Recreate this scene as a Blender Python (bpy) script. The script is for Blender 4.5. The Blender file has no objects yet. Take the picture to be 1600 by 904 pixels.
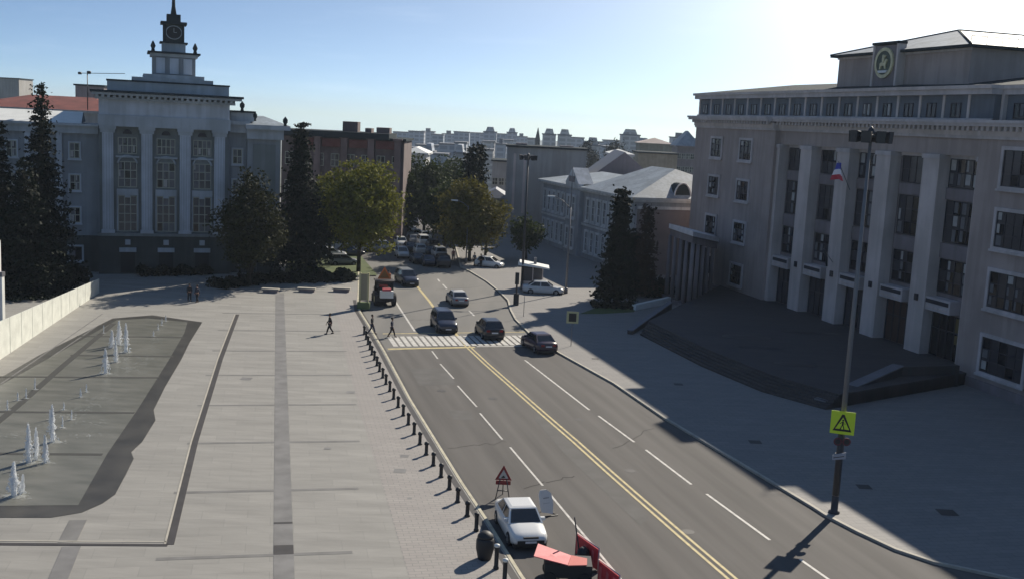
import bpy, bmesh, math, random
from mathutils import Vector, Matrix
random.seed(7)
R_ = math.radians
SC = bpy.context.scene
COL = SC.collection

# ------------------------------------------------------------------ camera
FPX, CAMH = 1700.0, 20.0
ROLL = math.atan(.05)
PITCH = math.atan(260 * math.cos(ROLL) / FPX)
_f = Vector((0, math.cos(PITCH), -math.sin(PITCH)))
_u = Vector((0, math.sin(PITCH), math.cos(PITCH)))
_r = Vector((1, 0, 0))
CR = math.cos(ROLL) * _r + math.sin(ROLL) * _u
CU = -math.sin(ROLL) * _r + math.cos(ROLL) * _u
CAM = Vector((0, 0, CAMH))
cd = bpy.data.cameras.new('camera')
cd.sensor_width = 36; cd.lens = 36 * FPX / 1600; cd.clip_end = 20000; cd.clip_start = .5
cam = bpy.data.objects.new('camera', cd); COL.objects.link(cam)
m = Matrix((CR, CU, -_f)).transposed().to_4x4(); m.translation = CAM
cam.matrix_world = m
SC.camera = cam

def ray(x, y):
    return (_f * FPX + CR * (x - 800) + CU * (452 - y)).normalized()
def at(x, y, z=0.0):
    """point of the level z seen at that place of the photograph (survey of the ground plan)"""
    d = ray(x, y); t = (z - CAMH) / d.z
    return CAM + d * t
def pxy(p):
    v = Vector(p) - CAM; w = v.dot(_f)
    return 800 + FPX * v.dot(CR) / w, 452 - FPX * v.dot(CU) / w
def zat(y, X, Y):
    lo, hi = -40, 120
    for _ in range(40):
        mm = (lo + hi) / 2
        if pxy((X, Y, mm))[1] > y: lo = mm
        else: hi = mm
    return mm

# ------------------------------------------------------------------ world, sun, exposure
SUN_EL, SUN_AZ = R_(32.3), R_(32)          # azimuth measured from +Y towards +X
w = bpy.data.worlds.new('World'); SC.world = w; w.use_nodes = True
nt = w.node_tree; nt.nodes.clear()
out = nt.nodes.new('ShaderNodeOutputWorld'); bg = nt.nodes.new('ShaderNodeBackground')
sky = nt.nodes.new('ShaderNodeTexSky'); sky.sky_type = 'NISHITA'; sky.sun_disc = False
sky.sun_elevation = SUN_EL; sky.sun_rotation = SUN_AZ; sky.air_density = 1.0; sky.dust_density = 1.5; sky.ozone_density = 2.0
sky.altitude = 150
tc = nt.nodes.new('ShaderNodeTexCoord'); sx = nt.nodes.new('ShaderNodeSeparateXYZ'); cx = nt.nodes.new('ShaderNodeCombineXYZ')
mx = nt.nodes.new('ShaderNodeMath'); mx.operation = 'MAXIMUM'; mx.inputs[1].default_value = 0.0
mz = nt.nodes.new('ShaderNodeMath'); mz.operation = 'MULTIPLY_ADD'; mz.inputs[1].default_value = 3.4; mz.inputs[2].default_value = .07
L = nt.links.new
L(tc.outputs['Generated'], sx.inputs[0]); L(sx.outputs[0], cx.inputs[0]); L(sx.outputs[1], cx.inputs[1])
L(sx.outputs[2], mx.inputs[0]); L(mx.outputs[0], mz.inputs[0]); L(mz.outputs[0], cx.inputs[2]); L(cx.outputs[0], sky.inputs[0])
bg.inputs[1].default_value = .095
# thin high cloud streaks
mp = nt.nodes.new('ShaderNodeMapping'); mp.inputs['Scale'].default_value = (5, 5, 38)
nz = nt.nodes.new('ShaderNodeTexNoise'); nz.inputs['Scale'].default_value = 1.6; nz.inputs['Detail'].default_value = 6
rp = nt.nodes.new('ShaderNodeValToRGB'); rp.color_ramp.elements[0].position = .56; rp.color_ramp.elements[1].position = .8
rp.color_ramp.elements[1].color = (.10, .10, .10, 1)
mixc = nt.nodes.new('ShaderNodeMix'); mixc.data_type = 'RGBA'
L(tc.outputs['Generated'], mp.inputs[0]); L(mp.outputs[0], nz.inputs[0]); L(nz.outputs[0], rp.inputs[0])
tint = nt.nodes.new('ShaderNodeMix'); tint.data_type = 'RGBA'; tint.blend_type = 'MULTIPLY'; tint.inputs['Factor'].default_value = 1; tint.inputs['B'].default_value = (.88, 1.0, 1.05, 1)
L(sky.outputs[0], tint.inputs['A'])
L(rp.outputs[0], mixc.inputs['Factor']); L(tint.outputs['Result'], mixc.inputs['A']); mixc.inputs['B'].default_value = (9, 10, 11, 1)
L(mixc.outputs['Result'], bg.inputs[0]); L(bg.outputs[0], out.inputs[0])
sd = bpy.data.lights.new('sun', 'SUN'); sd.energy = 5.0; sd.angle = R_(.53); sd.color = (1, .92, .79)
sun = bpy.data.objects.new('sun', sd); COL.objects.link(sun)
sv = Vector((math.sin(SUN_AZ) * math.cos(SUN_EL), math.cos(SUN_AZ) * math.cos(SUN_EL), math.sin(SUN_EL)))
sun.rotation_euler = sv.to_track_quat('Z', 'Y').to_euler(); sun.location = (60, 60, 80)
SC.view_settings.view_transform = 'Standard'; SC.view_settings.look = 'None'
SC.view_settings.exposure = 0.4; SC.view_settings.gamma = 1
SC.render.engine = 'CYCLES'
SC.cycles.max_bounces = 5; SC.cycles.diffuse_bounces = 2; SC.cycles.glossy_bounces = 3
SC.cycles.volume_bounces = 0; SC.cycles.transparent_max_bounces = 8
SC.cycles.use_denoising = True

# ------------------------------------------------------------------ materials
MATS = {}
def mat(name, col, rough=.8, metal=0, noise=0, nscale=1.0, col2=None, spec=.5, detail=5, bump=0, emit=None, alpha=None, stretch=None, rot=0):
    if name in MATS: return MATS[name]
    M = bpy.data.materials.new(name); M.use_nodes = True
    t = M.node_tree; b = t.nodes['Principled BSDF']
    b.inputs['Base Color'].default_value = (*col, 1); b.inputs['Roughness'].default_value = rough
    b.inputs['Metallic'].default_value = metal; b.inputs['Specular IOR Level'].default_value = spec
    if noise or col2:
        g = t.nodes.new('ShaderNodeNewGeometry')
        n = t.nodes.new('ShaderNodeTexNoise'); n.inputs['Scale'].default_value = nscale; n.inputs['Detail'].default_value = detail
        src = g.outputs['Position']
        if stretch:
            mr = t.nodes.new('ShaderNodeMapping'); mr.inputs['Rotation'].default_value = (0, 0, rot); t.links.new(src, mr.inputs[0])
            mm = t.nodes.new('ShaderNodeMapping'); mm.inputs['Scale'].default_value = stretch
            t.links.new(mr.outputs[0], mm.inputs[0]); src = mm.outputs[0]
        t.links.new(src, n.inputs[0])
        r = t.nodes.new('ShaderNodeValToRGB')
        a = col; c = col2 or tuple(min(1, v * (1 + noise)) for v in col)
        a = a if col2 else tuple(v * (1 - noise) for v in col)
        r.color_ramp.elements[0].color = (*a, 1); r.color_ramp.elements[1].color = (*c, 1)
        r.color_ramp.elements[0].position = .32; r.color_ramp.elements[1].position = .68
        t.links.new(n.outputs[0], r.inputs[0]); t.links.new(r.outputs[0], b.inputs['Base Color'])
        if bump:
            bp = t.nodes.new('ShaderNodeBump'); bp.inputs['Strength'].default_value = bump
            n2 = t.nodes.new('ShaderNodeTexNoise'); n2.inputs['Scale'].default_value = nscale * 8; t.links.new(src, n2.inputs[0])
            t.links.new(n2.outputs[0], bp.inputs['Height']); t.links.new(bp.outputs[0], b.inputs['Normal'])
    if emit:
        b.inputs['Emission Color'].default_value = (*emit[0], 1); b.inputs['Emission Strength'].default_value = emit[1]
    if alpha is not None: b.inputs['Alpha'].default_value = alpha
    MATS[name] = M
    return M

def slab_mat(name, c1, c2, ang, bw, bh, mort, stain, rough=.75, mortar=.02):
    """paving slabs laid in a bond, with patches of wear over them"""
    M = bpy.data.materials.new(name); M.use_nodes = True; t = M.node_tree; b = t.nodes['Principled BSDF']
    g = t.nodes.new('ShaderNodeNewGeometry'); mp = t.nodes.new('ShaderNodeMapping'); mp.inputs['Rotation'].default_value = (0, 0, ang)
    t.links.new(g.outputs['Position'], mp.inputs[0])
    br = t.nodes.new('ShaderNodeTexBrick'); br.inputs['Scale'].default_value = 1
    br.inputs['Brick Width'].default_value = bw; br.inputs['Row Height'].default_value = bh
    br.inputs['Mortar Size'].default_value = mortar; br.inputs['Color1'].default_value = (*c1, 1); br.inputs['Color2'].default_value = (*c2, 1)
    br.inputs['Mortar'].default_value = (*mort, 1)
    t.links.new(mp.outputs[0], br.inputs[0])
    n = t.nodes.new('ShaderNodeTexNoise'); n.inputs['Scale'].default_value = .22; n.inputs['Detail'].default_value = 9; n.inputs['Roughness'].default_value = .65
    m2 = t.nodes.new('ShaderNodeMapping'); m2.inputs['Rotation'].default_value = (0, 0, ang); m2.inputs['Scale'].default_value = (.9, 4.5, 1)
    t.links.new(g.outputs['Position'], m2.inputs[0]); t.links.new(m2.outputs[0], n.inputs[0])
    r = t.nodes.new('ShaderNodeValToRGB'); r.color_ramp.elements[0].position = .3; r.color_ramp.elements[1].position = .7
    r.color_ramp.elements[0].color = (stain, stain, stain, 1); r.color_ramp.elements[1].color = (1.0, 1.0, 1.0, 1)
    mu = t.nodes.new('ShaderNodeMix'); mu.data_type = 'RGBA'; mu.blend_type = 'MULTIPLY'; mu.inputs['Factor'].default_value = 1
    t.links.new(n.outputs[0], r.inputs[0]); t.links.new(br.outputs[0], mu.inputs['A']); t.links.new(r.outputs[0], mu.inputs['B'])
    t.links.new(mu.outputs['Result'], b.inputs['Base Color']); b.inputs['Roughness'].default_value = rough
    b.inputs['Specular IOR Level'].default_value = .35
    MATS[name] = M; return M

PANG = math.atan2(.216, .976)
M_plaza = slab_mat('plaza_stone', (.325, .312, .285), (.295, .284, .26), -PANG, 2.2, 1.1, (.25, .242, .225), .74, mortar=.012)
M_walk = slab_mat('walk_stone', (.33, .305, .28), (.305, .28, .26), -PANG, .6, .3, (.23, .22, .21), .84)
M_walkR = slab_mat('pavement_stone', (.25, .235, .22), (.225, .215, .205), -PANG, .9, .45, (.18, .17, .165), .85)
M_terr = slab_mat('terrace_granite', (.08, .068, .068), (.068, .06, .06), -PANG, .9, .45, (.07, .07, .07), .7)
M_strip = mat('strip_stone', (.17, .165, .16), .7, noise=.18, nscale=.9)
M_joint = mat('joint_stone', (.165, .16, .152), .7, noise=.15, nscale=.9)
M_drain = mat('drain_metal', (.045, .04, .038), .6, noise=.2)
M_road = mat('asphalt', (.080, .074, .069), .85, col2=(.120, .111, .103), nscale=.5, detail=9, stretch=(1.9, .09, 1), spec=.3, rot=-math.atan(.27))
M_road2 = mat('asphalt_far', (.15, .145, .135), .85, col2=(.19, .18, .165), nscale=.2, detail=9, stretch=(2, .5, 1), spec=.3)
M_white = mat('road_paint_white', (.5, .48, .44), .7, noise=.22, nscale=2.5)
M_yel = mat('road_paint_yellow', (.50, .41, .20), .7, noise=.2, nscale=2.5)
M_kerb = mat('kerb_stone', (.40, .37, .31), .8, noise=.12, nscale=1.5)
M_kerbY = mat('kerb_painted', (.46, .42, .31), .8, noise=.2, nscale=1.5)
M_wet = mat('wet_stone', (.052, .05, .045), .4, col2=(.085, .08, .07), nscale=.5, spec=.25)
M_pool = mat('pool_water_film', (.125, .125, .105), .32, col2=(.19, .185, .16), nscale=.35, detail=7, stretch=(1, 3, 1), spec=.25)
M_ground = mat('far_ground', (.05, .06, .035), .95, col2=(.12, .12, .09), nscale=.02)
M_grass = mat('lawn_grass', (.05, .075, .02), .95, col2=(.09, .11, .03), nscale=.7)

def weather(M, amt=.72, sc=1.0):
    """rain streaks and patched areas multiplied over the paint"""
    t = M.node_tree; b = t.nodes['Principled BSDF']; src = b.inputs['Base Color'].links[0].from_socket
    g = t.nodes.new('ShaderNodeNewGeometry'); mu = t.nodes.new('ShaderNodeMix'); mu.data_type = 'RGBA'; mu.blend_type = 'MULTIPLY'; mu.inputs['Factor'].default_value = 1
    m1 = t.nodes.new('ShaderNodeMapping'); m1.inputs['Scale'].default_value = (1.6 * sc, 1.6 * sc, .10 * sc); n1 = t.nodes.new('ShaderNodeTexNoise'); n1.inputs['Scale'].default_value = 1; n1.inputs['Detail'].default_value = 6
    t.links.new(g.outputs['Position'], m1.inputs[0]); t.links.new(m1.outputs[0], n1.inputs[0])
    n2 = t.nodes.new('ShaderNodeTexNoise'); n2.inputs['Scale'].default_value = .25 * sc; n2.inputs['Detail'].default_value = 8; t.links.new(g.outputs['Position'], n2.inputs[0])
    ad = t.nodes.new('ShaderNodeMath'); ad.operation = 'ADD'; t.links.new(n1.outputs[0], ad.inputs[0]); t.links.new(n2.outputs[0], ad.inputs[1])
    r = t.nodes.new('ShaderNodeValToRGB'); r.color_ramp.elements[0].position = .78; r.color_ramp.elements[1].position = 1.0; hf = t.nodes.new('ShaderNodeMath'); hf.operation = 'MULTIPLY'; hf.inputs[1].default_value = .88
    r.color_ramp.elements[0].color = (amt, amt, amt * .98, 1); r.color_ramp.elements[1].color = (1, 1, 1, 1)
    t.links.new(ad.outputs[0], hf.inputs[0]); t.links.new(hf.outputs[0], r.inputs[0]); t.links.new(src, mu.inputs['A']); t.links.new(r.outputs[0], mu.inputs['B']); t.links.new(mu.outputs['Result'], b.inputs['Base Color'])
    return M
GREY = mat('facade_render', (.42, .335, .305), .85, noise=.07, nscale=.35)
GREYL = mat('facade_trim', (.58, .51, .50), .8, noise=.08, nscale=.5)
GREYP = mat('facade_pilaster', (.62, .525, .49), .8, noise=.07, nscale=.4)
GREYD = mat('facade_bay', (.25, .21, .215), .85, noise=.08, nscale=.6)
ATTIC = mat('attic_render', (.14, .155, .18), .8, noise=.1, nscale=.6)
for M__ in (GREY, GREYL, GREYP, GREYD, ATTIC): weather(M__, .84)
FRAME = mat('window_frame_paint', (.025, .022, .03), .6)
GLASS = mat('window_glass', (.012, .013, .018), .12, spec=.35)
GLASS2 = mat('window_glass_dull', (.055, .052, .06), .25, spec=.5)
CURT = mat('curtain_cloth', (.42, .40, .38), .9, noise=.15, nscale=2)
CURT2 = mat('blind_cloth', (.16, .155, .16), .9, noise=.15, nscale=2)
LBODY = mat('ministry_render', (.29, .31, .33), .85, noise=.07, nscale=.3)
LCOL = mat('ministry_pilaster', (.52, .55, .60), .8, noise=.06, nscale=.5)
LTRIM = mat('ministry_trim', (.42, .45, .48), .8, noise=.06, nscale=.5)
LDARK = mat('ministry_plinth', (.06, .068, .062), .85, noise=.12, nscale=.5)
LBAY = mat('ministry_bay', (.22, .24, .235), .85, noise=.1, nscale=.4)
for M__ in (LBODY, LCOL, LTRIM, LDARK, LBAY): weather(M__, .82)
LWIN = mat('ministry_frame', (.42, .42, .34), .7)
ROOFM = mat('roof_metal', (.27, .31, .35), .6, noise=.12, nscale=.5, spec=.3)
weather(ROOFM, .75, 1.5)
ROOFD = mat('roof_dark', (.035, .045, .05), .85, noise=.1, nscale=.4, spec=.08)
ROOFR = mat('roof_red', (.21, .065, .05), .8, noise=.2, nscale=.6)
WHITE = mat('white_paint', (.72, .72, .68), .6, noise=.06, nscale=1)
POLE = mat('pole_metal', (.17, .17, .18), .5, metal=.3)
POLED = mat('pole_dark', (.03, .03, .035), .5)
BARK = mat('bark', (.035, .028, .02), .95, noise=.3, nscale=3)
RUBBER = mat('rubber', (.018, .018, .02), .85)
RIM = mat('rim_metal', (.3, .3, .31), .4, metal=.6)
CHROME = mat('lamp_lens', (.6, .6, .6), .2, spec=.8)
REDL = mat('tail_lens', (.3, .01, .01), .3)
BLACKP = mat('black_plastic', (.02, .02, .022), .6)
REDB = mat('red_barrier', (.60, .03, .045), .55, noise=.12, nscale=2)
PINKB = mat('faded_red_sheet', (.66, .13, .14), .6, noise=.18, nscale=2)
ORANGE = mat('orange_cloth', (.6, .16, .04), .7, noise=.1, nscale=2)
SIGNY = mat('sign_yellow_green', (.62, .80, .03), .45)
SIGNB = mat('sign_blue', (.03, .10, .35), .5)
SIGNW = mat('sign_white', (.7, .7, .7), .5)
SIGNR = mat('sign_red', (.45, .02, .03), .5)
INK = mat('ink_black', (.01, .01, .01), .6)

# ------------------------------------------------------------------ mesh helpers
class MB:
    def __init__(s): s.v = []; s.f = []; s.m = []; s.mats = []; s.sm = []
    def mi(s, M):
        if M not in s.mats: s.mats.append(M)
        return s.mats.index(M)
    def face(s, pts, M, smooth=False):
        b = len(s.v); s.v += [tuple(p) for p in pts]; s.f.append(tuple(range(b, b + len(pts)))); s.m.append(s.mi(M)); s.sm.append(smooth)
    def hexa(s, p, M):
        """p: 8 points, bottom four then top four, both counter-clockwise from above"""
        b = len(s.v); s.v += [tuple(q) for q in p]; k = s.mi(M)
        for q in ((3, 2, 1, 0), (4, 5, 6, 7), (0, 1, 5, 4), (1, 2, 6, 5), (2, 3, 7, 6), (3, 0, 4, 7)):
            s.f.append(tuple(b + i for i in q)); s.m.append(k); s.sm.append(False)
    def box(s, x0, x1, y0, y1, z0, z1, M):
        s.hexa([(x0, y0, z0), (x1, y0, z0), (x1, y1, z0), (x0, y1, z0), (x0, y0, z1), (x1, y0, z1), (x1, y1, z1), (x0, y1, z1)], M)
    def prism(s, poly, z0, z1, M):
        n = len(poly); b = len(s.v); k = s.mi(M)
        s.v += [(p[0], p[1], z0) for p in poly] + [(p[0], p[1], z1) for p in poly]
        s.f.append(tuple(b + n + i for i in range(n))); s.m.append(k); s.sm.append(False)
        s.f.append(tuple(b + n - 1 - i for i in range(n))); s.m.append(k); s.sm.append(False)
        for i in range(n):
            j = (i + 1) % n; s.f.append((b + i, b + j, b + n + j, b + n + i)); s.m.append(k); s.sm.append(False)
    def tube(s, pts, rad, M, n=8, cap=True):
        pts = [Vector(p) for p in pts]; k = s.mi(M); rings = []
        if not isinstance(rad, (list, tuple)): rad = [rad] * len(pts)
        for i, p in enumerate(pts):
            a = pts[max(0, i - 1)]; c = pts[min(len(pts) - 1, i + 1)]; d = (c - a)
            d = d.normalized() if d.length > 1e-6 else Vector((0, 0, 1))
            ref = Vector((1, 0, 0)) if abs(d.x) < .8 else Vector((0, 1, 0))
            x = d.cross(ref).normalized(); y = d.cross(x)
            b = len(s.v); s.v += [tuple(p + (x * math.cos(t) + y * math.sin(t)) * rad[i]) for t in [2 * math.pi * q / n for q in range(n)]]
            rings.append(b)
        for i in range(len(rings) - 1):
            for q in range(n):
                r = (q + 1) % n
                s.f.append((rings[i] + q, rings[i] + r, rings[i + 1] + r, rings[i + 1] + q)); s.m.append(k); s.sm.append(True)
        if cap:
            s.f.append(tuple(rings[0] + n - 1 - q for q in range(n))); s.m.append(k); s.sm.append(False)
            s.f.append(tuple(rings[-1] + q for q in range(n))); s.m.append(k); s.sm.append(False)
    def lathe(s, prof, M, c=(0, 0, 0), n=16):
        s.tube_rings([[(c[0] + r * math.cos(2 * math.pi * q / n), c[1] + r * math.sin(2 * math.pi * q / n), c[2] + z) for q in range(n)] for r, z in prof], M)
    def tube_rings(s, rings, M, smooth=True, cap=True):
        k = s.mi(M); bs = []; n = len(rings[0])
        for r in rings: bs.append(len(s.v)); s.v += [tuple(p) for p in r]
        for i in range(len(bs) - 1):
            for q in range(n):
                r = (q + 1) % n; s.f.append((bs[i] + q, bs[i] + r, bs[i + 1] + r, bs[i + 1] + q)); s.m.append(k); s.sm.append(smooth)
        if cap:
            s.f.append(tuple(bs[0] + n - 1 - q for q in range(n))); s.m.append(k); s.sm.append(False)
            s.f.append(tuple(bs[-1] + q for q in range(n))); s.m.append(k); s.sm.append(False)
    def mesh(s, name):
        me = bpy.data.meshes.new(name); me.from_pydata(s.v, [], s.f)
        for M in s.mats: me.materials.append(M)
        me.polygons.foreach_set('material_index', s.m); me.polygons.foreach_set('use_smooth', s.sm); me.update()
        return me
    def build(s, name, parent=None, loc=None, rz=0):
        o = bpy.data.objects.new(name, s.mesh(name)); COL.objects.link(o)
        if parent is not None: o.parent = parent
        if loc is not None: o.location = loc
        o.rotation_euler.z = rz
        return o

def tag(o, label=None, cat=None, group=None, kind=None):
    if label: o['label'] = label
    if cat: o['category'] = cat
    if group: o['group'] = group
    if kind: o['kind'] = kind
    return o
def empty(name, loc, label, cat, group=None, rz=0):
    o = bpy.data.objects.new(name, None); COL.objects.link(o); o.location = loc; o.rotation_euler.z = rz
    o.empty_display_size = .5
    return tag(o, label, cat, group)
def copy_tree(o, parent=None):
    c = o.copy(); COL.objects.link(c); c.parent = parent
    for ch in o.children: copy_tree(ch, c)
    return c
def shape_copy(me, name, parent, loc, rz=0, scale=None):
    o = bpy.data.objects.new(name, me); COL.objects.link(o); o.parent = parent; o.location = loc; o.rotation_euler.z = rz
    if scale: o.scale = scale
    return o
ORD = ['first', 'second', 'third', 'fourth', 'fifth', 'sixth', 'seventh', 'eighth', 'ninth', 'tenth', 'eleventh', 'twelfth', 'thirteenth',
       'fourteenth', 'fifteenth', 'sixteenth', 'seventeenth', 'eighteenth', 'nineteenth', 'twentieth', 'twenty-first', 'twenty-second',
       'twenty-third', 'twenty-fourth', 'twenty-fifth', 'twenty-sixth', 'twenty-seventh', 'twenty-eighth', 'twenty-ninth', 'thirtieth', 'thirty-first',
       'thirty-second', 'thirty-third', 'thirty-fourth', 'thirty-fifth', 'thirty-sixth', 'thirty-seventh', 'thirty-eighth']

class Fr:
    """frame of a facade: s runs along it, t outwards, z up"""
    def __init__(s, O, d):
        s.O = Vector((O[0], O[1], 0)); s.d = Vector((d[0], d[1], 0)).normalized(); s.n = Vector((s.d.y, -s.d.x, 0))
        s.ang = math.atan2(s.d.y, s.d.x)
    def P(s, a, t, z): return s.O + s.d * a + s.n * t + Vector((0, 0, z))
    def box(s, mb, s0, s1, t0, t1, z0, z1, M):
        # local: x = s ; y = -t
        p = [(s0, t1), (s1, t1), (s1, t0), (s0, t0)]
        mb.hexa([s.P(a, t, z0) for a, t in p] + [s.P(a, t, z1) for a, t in p], M)

# ------------------------------------------------------------------ the ground
def sheet(name, pts, z, M, kind='structure'):
    mb = MB(); mb.face([(p[0], p[1], z) for p in pts], M); o = mb.build(name); o['kind'] = kind
    return o
def slab(name, pts, z0, z1, M):
    mb = MB(); mb.prism([(p[0], p[1]) for p in pts], z0, z1, M); o = mb.build(name); o['kind'] = 'structure'; return o

# terrain: level by the square, then falling away to the river valley
mb = MB()
xs = [-6000, -2500, -1000, -500, -250, -120, 0, 120, 250, 500, 1000, 2500, 6000]
ys = [-120, -40, 40, 150, 260, 330, 420, 520, 700, 1000, 1500, 2500, 4500, 7500]
def tz(x, y):
    if y < 260: return -.03
    t = min(1, (y - 260) / 500); z = -32 * t * t * (3 - 2 * t)
    return z - max(0, y - 760) * .0085
for j in range(len(ys) - 1):
    for i in range(len(xs) - 1):
        mb.face([(xs[a], ys[b], tz(xs[a], ys[b])) for a, b in ((i, j), (i + 1, j), (i + 1, j + 1), (i, j + 1))], M_ground, True)
mb.build('ground')['kind'] = 'structure'

def P2(l, z=0): return [tuple(at(x, y, z))[:2] for x, y in l]
LK = [(1.1 + 2.2, 38.0), (5.0, 30)]
left_kerb = [(4.2, 36.0)] + P2([(815, 904), (800, 880), (760, 815), (720, 755), (680, 690), (640, 625), (600, 550), (575, 508), (562, 487), (559, 470), (560, 455)])
left_kerb += [(-21.5, 150), (-25, 172), (-29, 205), (-34, 260)]
right_kerb = [(60, 37.5), (34, 43.5)] + P2([(1530, 895), (1460, 880), (1400, 860), (1340, 832), (1290, 806), (1270, 793), (1140, 715), (1040, 655), (960, 600), (870, 550), (830, 524), (806, 500), (798, 485), (794, 470), (779, 455), (760, 440), (735, 425), (720, 418)])
right_kerb += [(-8.0, 158), (-9.5, 175), (-13, 205), (-18, 260)]
road_poly = left_kerb + right_kerb[::-1] + [(60, 12), (12, 12), (6, 24)]
sheet('road', road_poly, 0, M_road)
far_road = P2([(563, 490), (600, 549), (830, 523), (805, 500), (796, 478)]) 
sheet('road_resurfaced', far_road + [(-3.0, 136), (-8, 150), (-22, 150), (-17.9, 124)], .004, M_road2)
KZ = .12
plaza_poly = left_kerb[::-1] + [(6, 12), (-60, 12), (-95, 60), (-95, 260)]
slab('plaza', [(p[0], p[1]) for p in plaza_poly][::-1], -.05, KZ, M_plaza)
pave_poly = right_kerb[:] + [(90, 260), (90, 37)]
slab('pavement', pave_poly, -.05, KZ, M_walkR)

def ribbon(name, pts, wd, z0, z1, M, off=0.0):
    mb = MB(); pts = [Vector((p[0], p[1], 0)) for p in pts]
    L_, R__ = [], []
    for i, p in enumerate(pts):
        d = (pts[min(i + 1, len(pts) - 1)] - pts[max(i - 1, 0)]).normalized(); n = Vector((-d.y, d.x, 0))
        L_.append(p + n * (off + wd / 2)); R__.append(p + n * (off - wd / 2))
    for i in range(len(pts) - 1):
        a, b, c, d = L_[i], R__[i], R__[i + 1], L_[i + 1]
        if z1 - z0 > .02:
            mb.hexa([(q.x, q.y, z0) for q in (a, b, c, d)] + [(q.x, q.y, z1) for q in (a, b, c, d)], M)
        else: mb.face([(q.x, q.y, z1) for q in (a, b, c, d)], M)
    o = mb.build(name); o['kind'] = 'structure'; return o
ribbon('kerb', left_kerb, .17, -.02, KZ + .02, M_kerbY, off=.0)
ribbon('kerb', right_kerb, .2, -.02, KZ + .015, M_kerb, off=.0)
ribbon('gutter', left_kerb[:11], .16, 0, .006, M_drain, off=-.24)
ribbon('plaza_gutter', left_kerb[:11], .35, KZ, KZ + .006, M_drain, off=.36)
# the walk between bollards and slabs
walk = P2([(520, 455), (558, 455), (559, 487), (600, 560), (640, 636), (680, 702), (720, 768), (760, 828), (800, 904), (640, 904), (610, 800), (565, 650), (535, 540)], KZ)
sheet('walkway', walk, KZ + .004, M_walk)

# plaza grid
PV = Vector((-.216, .976, 0)).normalized(); PU = Vector((PV.y, -PV.x, 0)); PO = Vector((-9.3, 44.9, 0))
def strip(name, u0, u1, v0, v1, z, M, org=PO):
    c = [(u0, v0), (u1, v0), (u1, v1), (u0, v1)]
    return sheet(name, [tuple(org + PU * a + PV * b)[:2] for a, b in c], z, M)
strip('paving_strip', -.45, .45, -20, 76, KZ + .010, M_strip)
for k in range(8):
    v = 10.9 + 8.72 * (k - 1)
    uR = [2.6, 3.5, 4.2, 4.6, 4.9, 5.0, 5.0, 5.0][k] + .5
    strip('paving_joint', -5.55, -.45, v - .16, v + .16, KZ + .008, M_joint)
    strip('paving_joint', .45, uR, v - .16, v + .16, KZ + .008, M_joint)
strip('paving_joint', -.45, .45, 2.2, 3.3, KZ + .014, M_drain); strip('paving_joint', -.45, .45, 6.0, 6.25, KZ + .014, M_drain)
for (x, y, a) in ((625, 735, .35), (632, 712, .25), (548, 612, .3), (385, 591, .4), (512, 700, .2), (640, 778, .12)):
    p = at(x, y, KZ); sheet('manhole_cover', [(p.x - a, p.y - a), (p.x + a, p.y - a), (p.x + a, p.y + a), (p.x - a, p.y + a)], KZ + .012, M_strip)
# fountain: wet stone, water film, drain line
wet = P2([(176, 497), (238, 492), (316, 503), (296, 535), (284, 560), (265, 592), (258, 604), (240, 640), (243, 656), (222, 690), (205, 706), (209, 716), (196, 742), (180, 772), (160, 786), (128, 800), (80, 808), (0, 808), (-90, 806), (-90, 600), (0, 590), (60, 555)], KZ)
sheet('wet_paving', wet, KZ + .016, M_wet)
pool = P2([(-90, 790), (0, 790), (122, 789), (168, 708), (216, 638), (262, 565), (288, 520), (293, 503), (230, 497), (182, 500), (120, 535), (0, 602), (-90, 640)], KZ)
sheet('pool', pool, KZ + .024, M_pool)
M_pj = mat('pool_joint_stone', (.055, .053, .045), .6)
for k in range(7):
    v = 10.9 + 8.72 * (k - 1)
    a = at([60, 60, 55, 80, 120, 150, 180][k], [858, 790, 708, 655, 598, 560, 530][k], KZ)
    uu = (a - PO).dot(PU)
    xr = [0, 0, 160, 210, 250, 270, 285][k]
    if k < 2: continue
    y = [0, 0, 710, 645, 590, 557, 527][k]
    p, q = at(-60 if k < 5 else 60 + k * 10, y - 2, KZ), at(xr, y, KZ)
    ribbon('pool_joint', [p, q], .4, 0, KZ + .030, M_pj)
ribbon('pool_joint', P2([(178, 505), (100, 570), (30, 632), (-60, 705)], KZ), .5, 0, KZ + .032, M_pj)
dr = P2([(371, 491), (345, 560), (305, 690), (266, 850)], KZ)
ribbon('drain_line', dr, .34, 0, KZ + .02, M_drain); ribbon('drain_edge', dr, .1, 0, KZ + .019, M_kerb, off=-.24)
ribbon('drain_line', P2([(262, 851), (-60, 849)], KZ), .26, 0, KZ + .02, M_drain); ribbon('drain_edge', P2([(262, 846), (-60, 844)], KZ), .1, 0, KZ + .019, M_kerb)
ribbon('paving_strip', P2([(122, 812), (105, 846)], KZ), .8, 0, KZ + .0155, M_joint)
ribbon('paving_strip', P2([(112, 853), (84, 920)], KZ), .8, 0, KZ + .0155, M_strip)
ribbon('ramp_edge', P2([(0, 600), (50, 566), (160, 490)], KZ), .12, 0, KZ + .02, M_joint)
ribbon('ramp_edge', P2([(0, 614), (50, 578), (150, 510)], KZ), .12, 0, KZ + .02, M_joint)
# lawn by the ministry
sheet('lawn', P2([(445, 425), (470, 432), (590, 430), (560, 395), (450, 390)], KZ), KZ + .01, M_grass)
sheet('lawn', P2([(905, 490), (960, 470), (1000, 475), (990, 487), (940, 490)], KZ), KZ + .01, M_grass)

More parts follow.
